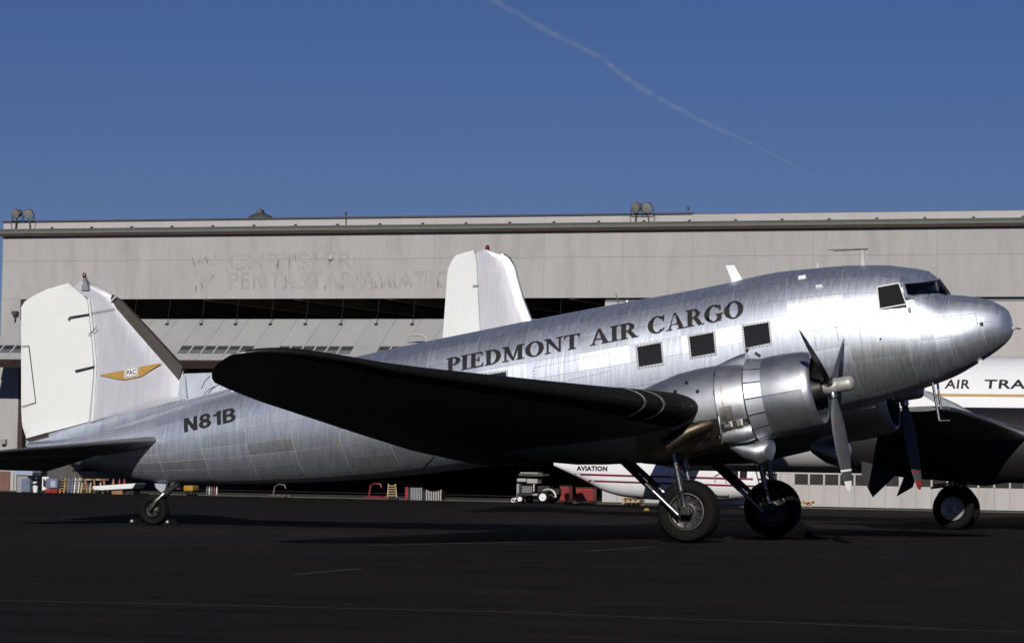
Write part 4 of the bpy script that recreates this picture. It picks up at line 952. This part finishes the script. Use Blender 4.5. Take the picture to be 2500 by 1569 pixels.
h_ = [(1160, 611), (1167, 640), (1170, 720), (1175, 806), (1178, 880)]
plate(XZ2([(1078, 870), (1081, 826), (1093, 660), (1103, 636), (1116, 620), (1133, 612.5)]+[(x-.8, y) for x, y in h_]), lambda u, h, x, z: .01+.07*u, 'rudder', 'white', a2, 24, 8, Y2)
plate(XZ2([(x+.8, y) for x, y in h_]+[(1300, 880), (1345, 868), (1310, 805), (1297, 779), (1279, 733), (1266, 689), (1256, 650), (1243, 626), (1223, 615), (1190, 610)]), lambda u, h, x, z: .012+.075*min(1, math.sqrt(max(0, 1-u))*1.5), 'fin', 'alu_paint', a2, 28, 14, Y2)
plate(XZ2([(1320, 868), (1347, 868), (1312, 805), (1299, 779), (1281, 733), (1268, 689), (1258, 650), (1244, 625), (1229, 618), (1232, 640), (1246, 690), (1262, 740), (1284, 800)]), lambda u, h, x, z: .018+.06*math.sqrt(max(0, 1-u))*1.3, 'leading_edge', 'alu_nac', a2, 28, 8, Y2)
MB().lathe(PX(1190, 611, Y2), (0, 0, 1), [(0, .06), (.05, .055), (.1, .05), (.13, .02), (.135, 0)], 12).build('beacon', 'beacon', a2, True)
strip([(1154, 698), (1169, 697)], .05, 'hinge_slot', 'greypaint', a2, Y2-.1)
for sd in (-1, 1):
    W2 = [(1.25, 3.7, -.5, 1.72, .16), (4.8, 3.3, -.3, 2.0, .15), (8, 2.9, .2, 2.3, .13), (10.2, 2.55, .7, 2.5, .12), (10.7, 2.2, 1.0, 2.53, .09)]
    ri = []
    for v, xl_, xt_, z, t in W2:
        c_ = xl_-xt_; xs = [0, .01, .04, .12, .3, .55, .8, 1]
        ri.append([Vector((xl_-c_*x, Y2+sd*v, z-x*c_*.03+naca(x, t)*c_+.002)) for x in xs]+[Vector((xl_-c_*x, Y2+sd*v, z-x*c_*.03-naca(x, t)*c_*.8-.002)) for x in xs[::-1]])
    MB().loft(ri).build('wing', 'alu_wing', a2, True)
    yn = Y2+sd*4.9; cn = Vector((0, yn, 1.86))
    MB().lathe(cn, (1, 0, 0), [(-1.9, .05), (-1.5, .34), (-.7, .6), (.4, .76), (1.6, .82), (3.2, .82)], 32, True).build('nacelle', 'black', a2, True)
    MB().lathe(cn, (1, 0, 0), [(3.21, .83), (4.0, .84), (4.6, .8), (4.8, .7), (4.75, .6), (4.3, .58), (4.3, 0)], 32).build('cowling', 'alu_nac', a2, True)
    MB().lathe(cn, (1, 0, 0), [(4.3, .15), (4.9, .17), (5.1, .14), (5.2, 0)], 20).build('propeller_hub', 'hubgrey', a2, True)
    for k in range(3):
        t = R(30+120*k); dr = Vector((0, math.sin(t), math.cos(t)))
        tgv = Vector((.8, math.cos(t)*.6, -math.sin(t)*.6))
        MB().loft([[cn+Vector((4.98, 0, 0))+dr*r_+tgv*math.cos(q)*w+tgv.cross(dr)*math.sin(q)*.02 for q in [2*math.pi*j/10 for j in range(10)]] for r_, w in ((.1, .06), (.4, .1), (1, .15), (1.5, .12), (1.85, .04))]).build('propeller_blade', 'blade', a2, True)
    MB().tube([cn+Vector((PX(2437, 1028, yn-.6).x, -.55 if sd < 0 else .55, -.05)), cn+Vector((3.9, -.6 if sd < 0 else .6, 0))], .17, 16).build('exhaust_shroud', 'alu_nac', a2, True)
    xg = PX(2327, 1256, yn-.35).x
    for dy in (-.3, .3):
        c_ = Vector((xg, yn+dy, .46)); tyre(c_, .465, .27, 'tyre', a2)
        MB().lathe(c_+Vector((0, dy*.2, 0)), (0, math.copysign(1, dy), 0), [(.07, .265), (.09, .255), (.06, .22), (.04, .1), (.10, .08), (.13, 0)], 28).build('wheel_hub', 'hubgrey', a2, True)
        for k in range(14):
            t = 2*math.pi*k/14; MB().frame(c_+Vector((math.cos(t)*.16, dy*.2+math.copysign(.055, dy), math.sin(t)*.16)), (math.cos(t), 0, math.sin(t)), (0, 1, 0), (-math.sin(t), 0, math.cos(t)), (.065, .012, .012)).build('wheel_spoke', 'hubgrey', a2)
    g0 = Vector((xg, yn, .46))
    MB().tube([g0, g0+Vector((0, 0, .5)), g0+Vector((-.05, 0, 1.3))], [.06, .08, .09], 12).build('gear_strut', 'darksteel', a2, True)
    MB().tube([g0+Vector((0, -.3, 0)), g0+Vector((0, .3, 0))], .06, 12).build('axle', 'darksteel', a2)
    MB().tube([g0+Vector((0, 0, .4)), g0+Vector((1.0, 0, 1.1))], .045, 8).build('drag_brace', 'steel', a2, True)
    MB().tube([g0+Vector((-.1, -.1, .55)), g0+Vector((-.3, -.1, .95))], .03, 8).tube([g0+Vector((-.08, -.1, .5)), g0+Vector((-.55, -.1, .44))], .025, 8).build('torque_link', 'darksteel', a2)
    b = MB().prism([g0+Vector((x, -sd*.62, z)) for x, z in ((-.15, .55), (-.2, 1.3), (1.3, 1.3), (1.15, .6), (.5, .5))], (0, .03, 0)); b.build('gear_door', 'black', a2)
    yd = yn-.45 if sd < 0 else yn+.45
    if sd < 0:
        MB().prism([PX(x, y, yd) for x, y in ((2104, 1095), (2104, 1163), (2131, 1213), (2188, 1158), (2188, 1090))], (0, .04, 0)).build('gear_door', 'black', a2)
        MB().prism([PX(x, y, yd+.1) for x, y in ((2206, 1090), (2206, 1167), (2189, 1211), (2228, 1189), (2245, 1140), (2245, 1090))], (0, .04, 0)).build('gear_door', 'black', a2)
        MB().prism([PX(x, y, yd-1.3) for x, y in ((2240, 955), (2262, 954), (2330, 984), (2389, 1018), (2380, 1022), (2310, 996))], (0, .5, .0)).build('flap', 'greypaint', a2)
MB().loft([[Vector((x_t+.2+k*.35, Y2+v, zc2+r2*.62)) for k in (0, 1, 5, 5.4)] for v in (-4, 0, 4)], False, False).build('tail_plane', 'alu_paint', a2) if False else None
for sd in (-1, 1):
    ri = []
    for v, xl_, xt_ in ((.2, x_t+2.9, x_t+.5), (3.2, x_t+2.2, x_t+.5), (3.9, x_t+1.5, x_t+.8)):
        c_ = xl_-xt_; xs = [0, .02, .1, .3, .6, 1]; z = zc2+r2*.62
        ri.append([Vector((xl_-c_*x, Y2+sd*v, z+naca(x, .1)*c_+.002)) for x in xs]+[Vector((xl_-c_*x, Y2+sd*v, z-naca(x, .1)*c_-.002)) for x in xs[::-1]])
    MB().loft(ri).build('tail_plane', 'white2', a2, True)
gx_ = x_t+18.6
for dy in (-.18, .18): tyre(Vector((gx_, Y2+dy, .34)), .345, .2, 'nose_tyre', a2)
MB().tube([Vector((gx_, Y2, .34)), Vector((gx_, Y2, 1.4))], .07, 10).build('nose_strut', 'hubgrey', a2); MB().tube([Vector((gx_, Y2-.2, .34)), Vector((gx_, Y2+.2, .34))], .04, 8).build('axle', 'hubgrey', a2)

# ------------------------------------------------------------------ small white airplane with red stripes in front of the closed bay
Y3 = 33.5
a3 = empty('light_airplane', (PX(1620, 1220, Y3).x, Y3, 0), 'small white airplane with thin dark red stripes standing beyond the main wheels', 'airplane')
def xz3(pts, Y=Y3): return [(lambda p: (p.x, p.z))(PX(x, y, Y)) for x, y in pts]
t3 = pchip(sorted(xz3([(1352, 1128), (1430, 1112), (1560, 1098), (1700, 1090), (1790, 1092), (1835, 1130), (1868, 1158), (1884, 1175)])))
b3 = pchip(sorted(xz3([(1352, 1136), (1430, 1174), (1480, 1200), (1530, 1213), (1620, 1220), (1760, 1222), (1850, 1212), (1878, 1195), (1884, 1178)])))
xa, xb = PX(1353, 1130, Y3).x, PX(1883, 1176, Y3).x
w3 = pchip([(xa, .05), (xa+1, .28), (xa+2.4, .55), (xa+3.6, .68), (xb-1, .66), (xb-.3, .4), (xb, .05)])
def body3(x, a, k=1): t, bt, w = t3(x), b3(x), w3(x); return Vector((x, Y3-math.copysign(abs(math.sin(a))**.8, math.sin(a))*w*k, (t+bt)/2+math.copysign(abs(math.cos(a))**.8, math.cos(a))*(t-bt)/2*k))
xs3 = [xa+(xb-xa)*k/40 for k in range(41)]
fb = MB().loft([[body3(x, 2*math.pi*i/32) for i in range(32)] for x in xs3]).build('body', 'white2', a3, True)
def side3(x, z, off=.006):
    t, bt, w = t3(x), b3(x), w3(x); k = max(-.98, min(.98, (z-(t+bt)/2)/((t-bt)/2+1e-6))); c_ = abs(k)**(1/.8)
    return Vector((x, Y3-w*(max(0, 1-c_*c_))**.4-off, z))
def stripe3(pa, pb, hpx, m, name):
    A, B = PX(*pa, Y3-.6), PX(*pb, Y3-.6); h = hpx/85.; ri = []
    for k in range(25):
        t = k/24; x, z = A.x+(B.x-A.x)*t, A.z+(B.z-A.z)*t; ri.append([side3(x, z-h/2), side3(x, z+h/2)])
    return MB().loft(ri, False, False).build(name, m, a3)
stripe3((1392, 1157), (1872, 1170), 5, 'redline', 'stripe'); stripe3((1412, 1172.5), (1860, 1187), 4.5, 'redline', 'stripe')
vs, fs = text_mesh('AVIATION', .055, 1.08); A, B = PX(1398, 1148.5, Y3-.6), PX(1479, 1149.5, Y3-.6); hh = PX(1398, 1136, Y3-.6).z-A.z
MB().add([side3(A.x+(B.x-A.x)*x, A.z+(B.z-A.z)*x+hh*y, .009) for x, y in vs], fs).build('lettering', 'letter_brown', a3)
def poly3(pts, m, name, off=.012):
    P = [PX(x, y, Y3-.62) for x, y in pts]; return MB().add([side3(p.x, p.z, off) for p in P], [tuple(range(len(P)))]).build(name, m, a3)
for q in ((1784, 1147, 1803, 1166), (1806, 1148, 1822, 1166)): poly3([(q[0], q[1]), (q[2], q[1]), (q[2], q[3]), (q[0], q[3])], 'glass', 'window')
poly3([(1824, 1149), (1829, 1148), (1837, 1166), (1832, 1166)], 'white2', 'window_post', .02)
for a, b in (((1747, 1160), (1746, 1209)), ((1746, 1209), (1775, 1210)), ((1775, 1210), (1774, 1160))):
    A, B = PX(*a, Y3-.62), PX(*b, Y3-.62); MB().bar(side3(A.x, A.z), side3(B.x, B.z), .03).build('door_edge', 'letter', a3)
MB().tube([side3(*(lambda p: (p.x, p.z))(PX(x, y, Y3-.62)), .03) for x, y in ((1747, 1175), (1749, 1160), (1760, 1154), (1772, 1160), (1774, 1178))], .018, 6).build('grab_rail', 'greypaint', a3)
p = PX(1375, 1100, Y3)
MB().prism([PX(x, y, Y3) for x, y in ((1356, 1131), (1340, 1010), (1385, 1008), (1445, 1115))], (0, .1, 0)).build('fin', 'white2', a3)
MB().box((xb-3.1, Y3-5, t3(xb-2.4)-.12), (xb-1.7, Y3-.0, t3(xb-2.4)+.02)).box((xb-3.1, Y3+.0, t3(xb-2.4)-.12), (xb-1.7, Y3+5, t3(xb-2.4)+.02)).build('wing', 'white2', a3, bevel=.05)
for x_, y_ in ((xb-2.3, -1.1), (xb-2.3, 1.1), (xb-.55, 0)):
    cc = Vector((x_, Y3+y_, .2)); tyre(cc, .205, .13, 'tyre', a3); MB().tube([cc, Vector((x_, Y3+y_*.45, b3(x_)+.12))], .03, 8).build('gear_leg', 'white2', a3)
    MB().tube([cc+Vector((0, -.09, 0)), cc+Vector((0, .09, 0))], .1, 14).build('wheel_hub', 'white2', a3, True)

# ------------------------------------------------------------------ tow tractor, cabinets and workshop clutter at the hangar door
def scl(px0, px1, Y): return PX(px1, 1200, Y).x-PX(px0, 1200, Y).x
def thing(name, px, Y, label, cat, group=None):
    p = PX(px, 1210, Y); return empty(name, (p.x, Y, 0), label, cat, group)
def bx_px(par, name, m, x0, y0, x1, y1, Y, dep=.4, bev=.0, z0=None):
    a, b = PX(x0, y0, Y), PX(x1, y1, Y); return MB().box((a.x, Y-dep/2, b.z if z0 is None else z0), (b.x, Y+dep/2, a.z)).build(name, m, par, bevel=bev)
YT = 38.6
tr = thing('tow_tractor', 1315, YT, 'small grey tow tractor with white wheel hubs beside the red cabinets', 'tractor')
for px, r_, w, nm in ((1338, .2, .16, 'rear_wheel'), (1282, .125, .12, 'front_wheel')):
    for dy in (-.45, .45):
        cc = Vector((PX(px, 1210, YT).x, YT+dy, r_)); ty = tyre(cc, r_, w, nm, tr)
        MB().lathe(cc, (0, math.copysign(1, dy), 0), [(w*.2, r_*.62), (w*.5, r_*.6), (w*.45, r_*.45), (w*.3, r_*.4), (w*.55, r_*.15), (w*.55, 0)], 20).build('hub', 'white2', ty, True)
bx_px(tr, 'chassis', 'darksteel', 1270, 1203, 1362, 1210, YT, .6); bx_px(tr, 'running_board', 'greypaint', 1305, 1204, 1326, 1209, YT-.3, .35)
bx_px(tr, 'engine_bay', 'darksteel', 1274, 1184, 1304, 1203, YT, .55); bx_px(tr, 'radiator', 'greypaint', 1268, 1180, 1273, 1216, YT, .5)
for k in range(5): bx_px(tr, 'grille_bar', 'greypaint', 1276+5*k, 1186, 1278+5*k, 1202, YT-.29, .03)
bx_px(tr, 'hood', 'hubgrey', 1268, 1167, 1290, 1176, YT, .5, .02); bx_px(tr, 'dash_box', 'hubgrey', 1292, 1168, 1317, 1180, YT, .5, .02); bx_px(tr, 'lamp_panel', 'white', 1302, 1182, 1305, 1199, YT-.3, .05)
for k in range(3): bx_px(tr, 'tail_lamp', 'red', 1301.6, 1185+5*k, 1305.4, 1187+5*k, YT-.33, .03)
b = MB(); cc = PX(1338, 1210, YT-.45); b.tube([Vector((cc.x+math.cos(t)*.26, YT-.45, .2+math.sin(t)*.25)) for t in [math.pi*k/8 for k in range(9)]], .035, 8).build('fender', 'hubgrey', tr, True)
bx_px(tr, 'rear_box', 'darksteel', 1350, 1192, 1370, 1206, YT, .5); bx_px(tr, 'seat_base', 'darksteel', 1318, 1185, 1345, 1200, YT, .4)
bx_px(tr, 'canopy_frame', 'darksteel', 1292, 1160, 1295, 1186, YT, .06); bx_px(tr, 'canopy_roof', 'green', 1274, 1155, 1333, 1163, YT, .7, .03); bx_px(tr, 'canopy_top', 'hubgrey', 1276, 1152, 1318, 1156, YT, .5, .01)
MB().tube([PX(1268, 1216, YT), PX(1254, 1217, YT)], .03, 8).build('tow_bar', 'white', tr); tyre(Vector((PX(1253, 1215, YT).x, YT, .07)), .07, .05, 'jockey_wheel', tr, 'white')
for px0, px1, y0, lab in ((1373, 1391, 1187, 'narrow bright red tool cabinet right behind the tow tractor'), (1412, 1450, 1191, 'wider dark red tool cabinet between tractor and striped airplane')):
    t = thing('tool_cabinet', (px0+px1)/2, 38.9, lab, 'cabinet', 'red tool cabinets')
    bx_px(t, 'body', 'red', px0, y0, px1, 1222, 38.9, .5, .01, .09); bx_px(t, 'top', 'black', px0-1, y0-3, px1+1, y0-.2, 38.9, .54)
    for k in range(4): bx_px(t, 'drawer', 'red', px0+1.5, y0+3+k*7, px1-1.5, y0+8.6+k*7, 38.64, .03)
    for dx in (px0+3, px1-3):
        for dy in (-.18, .18): tyre(Vector((PX(dx, 1224, 38.9).x, 38.9+dy, .045)), .045, .03, 'caster', t)
YP = 38.3
t = thing('pallet', 1547, 37.2, 'pale wooden crate of parts under the striped airplane', 'crate')
for k in range(4): bx_px(t, 'slat', 'wood_pale', 1524+12*k, 1214, 1531+12*k, 1232, 37.2, .5, 0, .0)
bx_px(t, 'board', 'wood_pale', 1524, 1213.5, 1567, 1216, 36.9, .05); bx_px(t, 'board', 'wood_pale', 1524, 1226, 1567, 1229, 36.9, .05); bx_px(t, 'machine_part', 'hubgrey', 1531, 1218, 1560, 1228, 37.2, .3, .02, .05)
p = PG(1579, 1246); t = empty('yellow_chock', p, 'tiny bright yellow chock on asphalt left of the near main wheel', 'chock')
MB().prism([(-.07, 0, .004), (.07, 0, .004), (.03, 0, .07), (-.03, 0, .07)], (0, .15, 0)).build('wedge', 'yellow', t, local=True)
MB().tube([(-.02, 0, .07), (0, 0, .1), (.02, 0, .07)], .008, 6).build('handle', 'black', t, local=True)
# left group, in the sun just in front of the open bay
YL = 38.6
t = thing('covered_cart', 65, YL, 'cabinet with pale blue cover under the near tail plane', 'cart')
MB().prism([PX(x, y, YL) for x, y in ((43, 1146), (62, 1140), (84, 1141), (91, 1152), (88, 1160), (45, 1158))], (0, .6, 0)).build('cover', 'blue', t); bx_px(t, 'cabinet', 'greypaint', 51, 1161, 75, 1202, YL, .5, 0, 0); bx_px(t, 'post', 'parapet', 43, 1160, 46.5, 1202, YL, .06, 0, 0)
bx_px(t, 'cabinet_door', 'navy', 53, 1168, 73, 1200, YL-.27, .03)
t = thing('bucket', 86, YL-.5, 'white bucket standing on the sill at the far left', 'bucket')
q = t.location; MB().lathe(q, (0, 0, 1), [(.005, 0), (.006, .075), (.22, .095), (.225, .085)], 16).build('pail', 'white', t, True); MB().tube([q+Vector((-.09, 0, .21)), q+Vector((0, -.09, .12)), q+Vector((.09, 0, .21))], .006, 6).build('handle', 'darksteel', t)
t = thing('tool_rack', 108, YL+.4, 'white pegboard rack with dark tools left of the blue cabinet', 'rack')
bx_px(t, 'board', 'white', 104, 1163, 119, 1196, YL+.4, .05); bx_px(t, 'foot', 'darksteel', 104, 1196, 119, 1202, YL+.4, .4, 0, 0)
for k in range(4): bx_px(t, 'tool', 'black', 106+3*k, 1168+3*k, 107.6+3*k, 1186+2*k, YL+.36, .03)
t = thing('speed_drum', 90, YL+.2, 'black and white striped post behind the bucket', 'post')
for k in range(5): bx_px(t, 'band', ('white', 'black')[k % 2], 83, 1164+5*k, 89, 1169+5*k, YL+.2, .1, 0, 0 if k == 4 else None)
t = thing('parts_cabinet', 136, YL, 'slate blue machine on a dark red base left of the wooden trestles', 'machine')
bx_px(t, 'housing', 'navy', 121, 1167, 150, 1192, YL, .6, .05); bx_px(t, 'base', 'red', 118, 1193, 148, 1202, YL, .5, 0, 0); bx_px(t, 'door', 'blue', 124, 1172, 136, 1189, YL-.31, .03)
for px, m, lab in ((153, 'yellow', 'yellow ladder leaning left of the trestles'), (172, 'navy', 'dark blue step ladder left of the trestles'), (188, 'hubgrey', 'grey step ladder just left of the trestles')):
    t = thing('ladder', px, YL, lab, 'ladder', 'ladders at the open bay')
    for dx in (-5, 5): MB().bar(PX(px+dx-2, 1203, YL-.1)*1, PX(px+dx+2, 1166, YL+.1), .035).build('rail', m, t)
    for k in range(5): MB().bar(PX(px-5, 1198-6.5*k, YL), PX(px+6, 1198-6.5*k, YL), .025).build('rung', m, t)
for px, lab in ((205, 'leftmost orange wooden trestle at the open bay'), (226, 'middle orange wooden trestle at the open bay'), (250, 'right orange wooden trestle under the white wing panel')):
    t = thing('trestle', px, YL, lab, 'trestle', 'wooden trestles')
    top_ = 1170
    for dy in (-.25, .25):
        for dx in (-7, 7): MB().bar(PX(px+dx, 1203, YL+dy), PX(px+dx*.4, top_, YL+dy*.3), .05).build('leg', 'wood_pale' if dx < 0 else 'wood', t)
    bx_px(t, 'top_beam', 'wood_pale', px-6, top_-2, px+6, top_+2, YL, .6); bx_px(t, 'rail', 'wood', px-8, 1191, px+8, 1194, YL, .35)
t = thing('wing_panel', 295, YL-.2, 'long white wedge shaped wing panel lying on blocks behind the tail wheel', 'wing panel')
MB().prism([PX(x, y, YL-.2) for x, y in ((238, 1186), (344, 1179), (336, 1192), (262, 1196), (242, 1195))], (0, .8, 0)).build('panel', 'white', t, bevel=.02); bx_px(t, 'block', 'wood', 283, 1195, 308, 1202, YL-.2, .6, 0, 0); bx_px(t, 'block', 'black', 315, 1192, 334, 1203, YL-.2, .5, 0, 0)
for px in (276, 291, 303):
    t = thing('traffic_cone', px, YL+.9, {276: 'left', 291: 'middle', 303: 'right'}[px]+' orange cone on a dark box behind the white wing panel', 'cone', 'orange cones')
    q = t.location; MB().box(q+Vector((-.1, -.1, 0)), q+Vector((.1, .1, .2))).build('box', 'black', t); MB().lathe(q+Vector((0, 0, .2)), (0, 0, 1), [(0, .09), (.02, .07), (.3, .02), (.31, 0)], 12).build('cone', 'red' if px > 280 else 'wood', t, True)
t = thing('generator_cart', 466, YL+.6, 'yellow wheeled generator right of the tail wheel strut', 'generator')
bx_px(t, 'housing', 'yellow', 455, 1184, 478, 1199, YL+.6, .5, .05)
for dx in (459, 474): tyre(Vector((PX(dx, 1200, YL+.3).x, YL+.3, .07)), .07, .05, 'wheel', t)
bx_px(t, 'frame', 'darksteel', 453, 1199, 480, 1201, YL+.6, .45)
for k, px in enumerate((505, 511, 517, 523, 529)):
    t = thing('gas_bottle', px, YL+2.5, ['leftmost dark grey', 'pale second', 'dark grey third', 'dark red fourth', 'pale rightmost'][k]+' gas bottle in the row right of the yellow generator', 'bottle', 'row of gas bottles'); q = t.location
    MB().lathe(q, (0, 0, 1), [(0, 0), (.001, .035), (.2, .035), (.24, .02), (.28, .015), (.29, 0)], 12).build('bottle', ('rim', 'hubgrey', 'rim', 'redline', 'hubgrey')[k], t, True); MB().box(q+Vector((-.012, -.012, .285)), q+Vector((.012, .012, .32))).build('valve', 'darksteel', t)
def hoist(px, m, lab, Y, h):
    t = thing('engine_hoist', px, Y, lab, 'hoist', 'engine hoists'); q = t.location
    MB().bar(q+Vector((-.3, -.2, .05)), q+Vector((.3, -.2, .05)), .05).bar(q+Vector((-.3, .2, .05)), q+Vector((.3, .2, .05)), .05).bar(q+Vector((-.3, -.22, .05)), q+Vector((-.3, .22, .05)), .05).build('base', m, t)
    MB().bar(q+Vector((-.25, 0, .05)), q+Vector((-.2, 0, h)), .05).build('mast', m, t); MB().tube([q+Vector((-.2, 0, h)), q+Vector((-.05, 0, h+.09)), q+Vector((.15, 0, h+.06)), q+Vector((.2, 0, h-.06))], .025, 8).build('boom', m, t, True)
    for dx in (-.3, .3):
        for dy in (-.2, .2): tyre(q+Vector((dx, dy, .035)), .035, .03, 'caster', t)
hoist(684, 'rim', 'grey hooked engine hoist in the dark bay', YL+1, .34); hoist(918, 'redline', 'dark red engine hoist in the dark bay', YL+2, .42)
t = thing('step_ladder', 957, YL+.5, 'pale step ladder standing in the dark bay', 'ladder')
for dx in (-11, 11):
    MB().bar(PX(957+dx, 1214, YL+.4), PX(957+dx*.75, 1181, YL+.6), .035).build('rail', 'wood_pale', t); MB().bar(PX(957+dx, 1214, YL+1.0), PX(957+dx*.75, 1181, YL+.65), .03).build('rear_leg', 'hubgrey', t)
for k in range(5): MB().bar(PX(947, 1209-6*k, YL+.5), PX(967, 1209-6*k, YL+.5), .03).build('step', 'wood_pale', t)
for px0, px1, y0, lab in ((1003, 1032, 1190, 'taller ribbed blue grey crate in the dark bay beside a red edge'), (1040, 1080, 1195, 'low ribbed silver crate in the dark bay')):
    t = thing('ribbed_crate', (px0+px1)/2, YL+1, lab, 'crate', 'ribbed metal crates'); n = 7
    bx_px(t, 'box', 'darksteel', px0, y0+2, px1, 1215, YL+1, .5, 0, 0)
    for k in range(n): bx_px(t, 'rib', 'greypaint' if px0 < 1035 else 'hubgrey', px0+(px1-px0)*(k+.15)/n, y0+(5*math.sin(math.pi*k/(n-1)) if px0 > 1035 else 0), px0+(px1-px0)*(k+.6)/n, 1215, YL+.72, .05, 0, 0)
    if px0 < 1035: bx_px(t, 'red_edge', 'red', 996, 1188, 1002.5, 1215, YL+1, .5, 0, 0)

# ------------------------------------------------------------------ condensation trail, far off and high
D = 22000.
pts = [Vector(CAM)+ray(x, y).normalized()*D for x, y in ((1100, -50), (1203, 0), (1340, 78), (1470, 142), (1500, 170), (1560, 212), (1640, 258), (1740, 310), (1840, 352), (1930, 400), (2010, 448), (2100, 500))]
dens = []
def trail_mat(lo, hi):
    m = bpy.data.materials.new('condensation trail'); m.use_nodes = True; n = m.node_tree; n.nodes.clear()
    ou = n.nodes.new('ShaderNodeOutputMaterial'); vl = n.nodes.new('ShaderNodeVolumePrincipled'); n.links.new(vl.outputs[0], ou.inputs['Volume'])
    vl.inputs['Color'].default_value = (1, 1, 1, 1); vl.inputs['Anisotropy'].default_value = 0
    tc = n.nodes.new('ShaderNodeTexCoord'); nz = n.nodes.new('ShaderNodeTexNoise'); nz.inputs['Scale'].default_value = .014; nz.inputs['Detail'].default_value = 5
    n.links.new(tc.outputs['Object'], nz.inputs['Vector']); mr = n.nodes.new('ShaderNodeMapRange'); n.links.new(nz.outputs[0], mr.inputs[0])
    for k, v in zip((1, 2, 3, 4), (.35, .65, lo, hi)): mr.inputs[k].default_value = v
    n.links.new(mr.outputs[0], vl.inputs['Density']); return m
M['trail'] = trail_mat(.0004, .0042); M['trail_core'] = trail_mat(.0006, .0055)
ra = [26, 26, 26, 24, 28, 26, 23, 19, 15, 11, 7, 3]
ct = MB().tube(pts, ra, 12).build('contrail', 'trail', None, True); tag(ct, 'thin white condensation trail slanting down across the blue sky', 'contrail', None, 'stuff')
off_ = [random.uniform(-.25, .25) for _ in pts]
MB().tube([p+Vector((0, 0, r_*o)) for p, r_, o in zip(pts, ra, off_)], [r_*.5 for r_ in ra], 10).build('trail_core', 'trail_core', ct, True, kind='stuff')
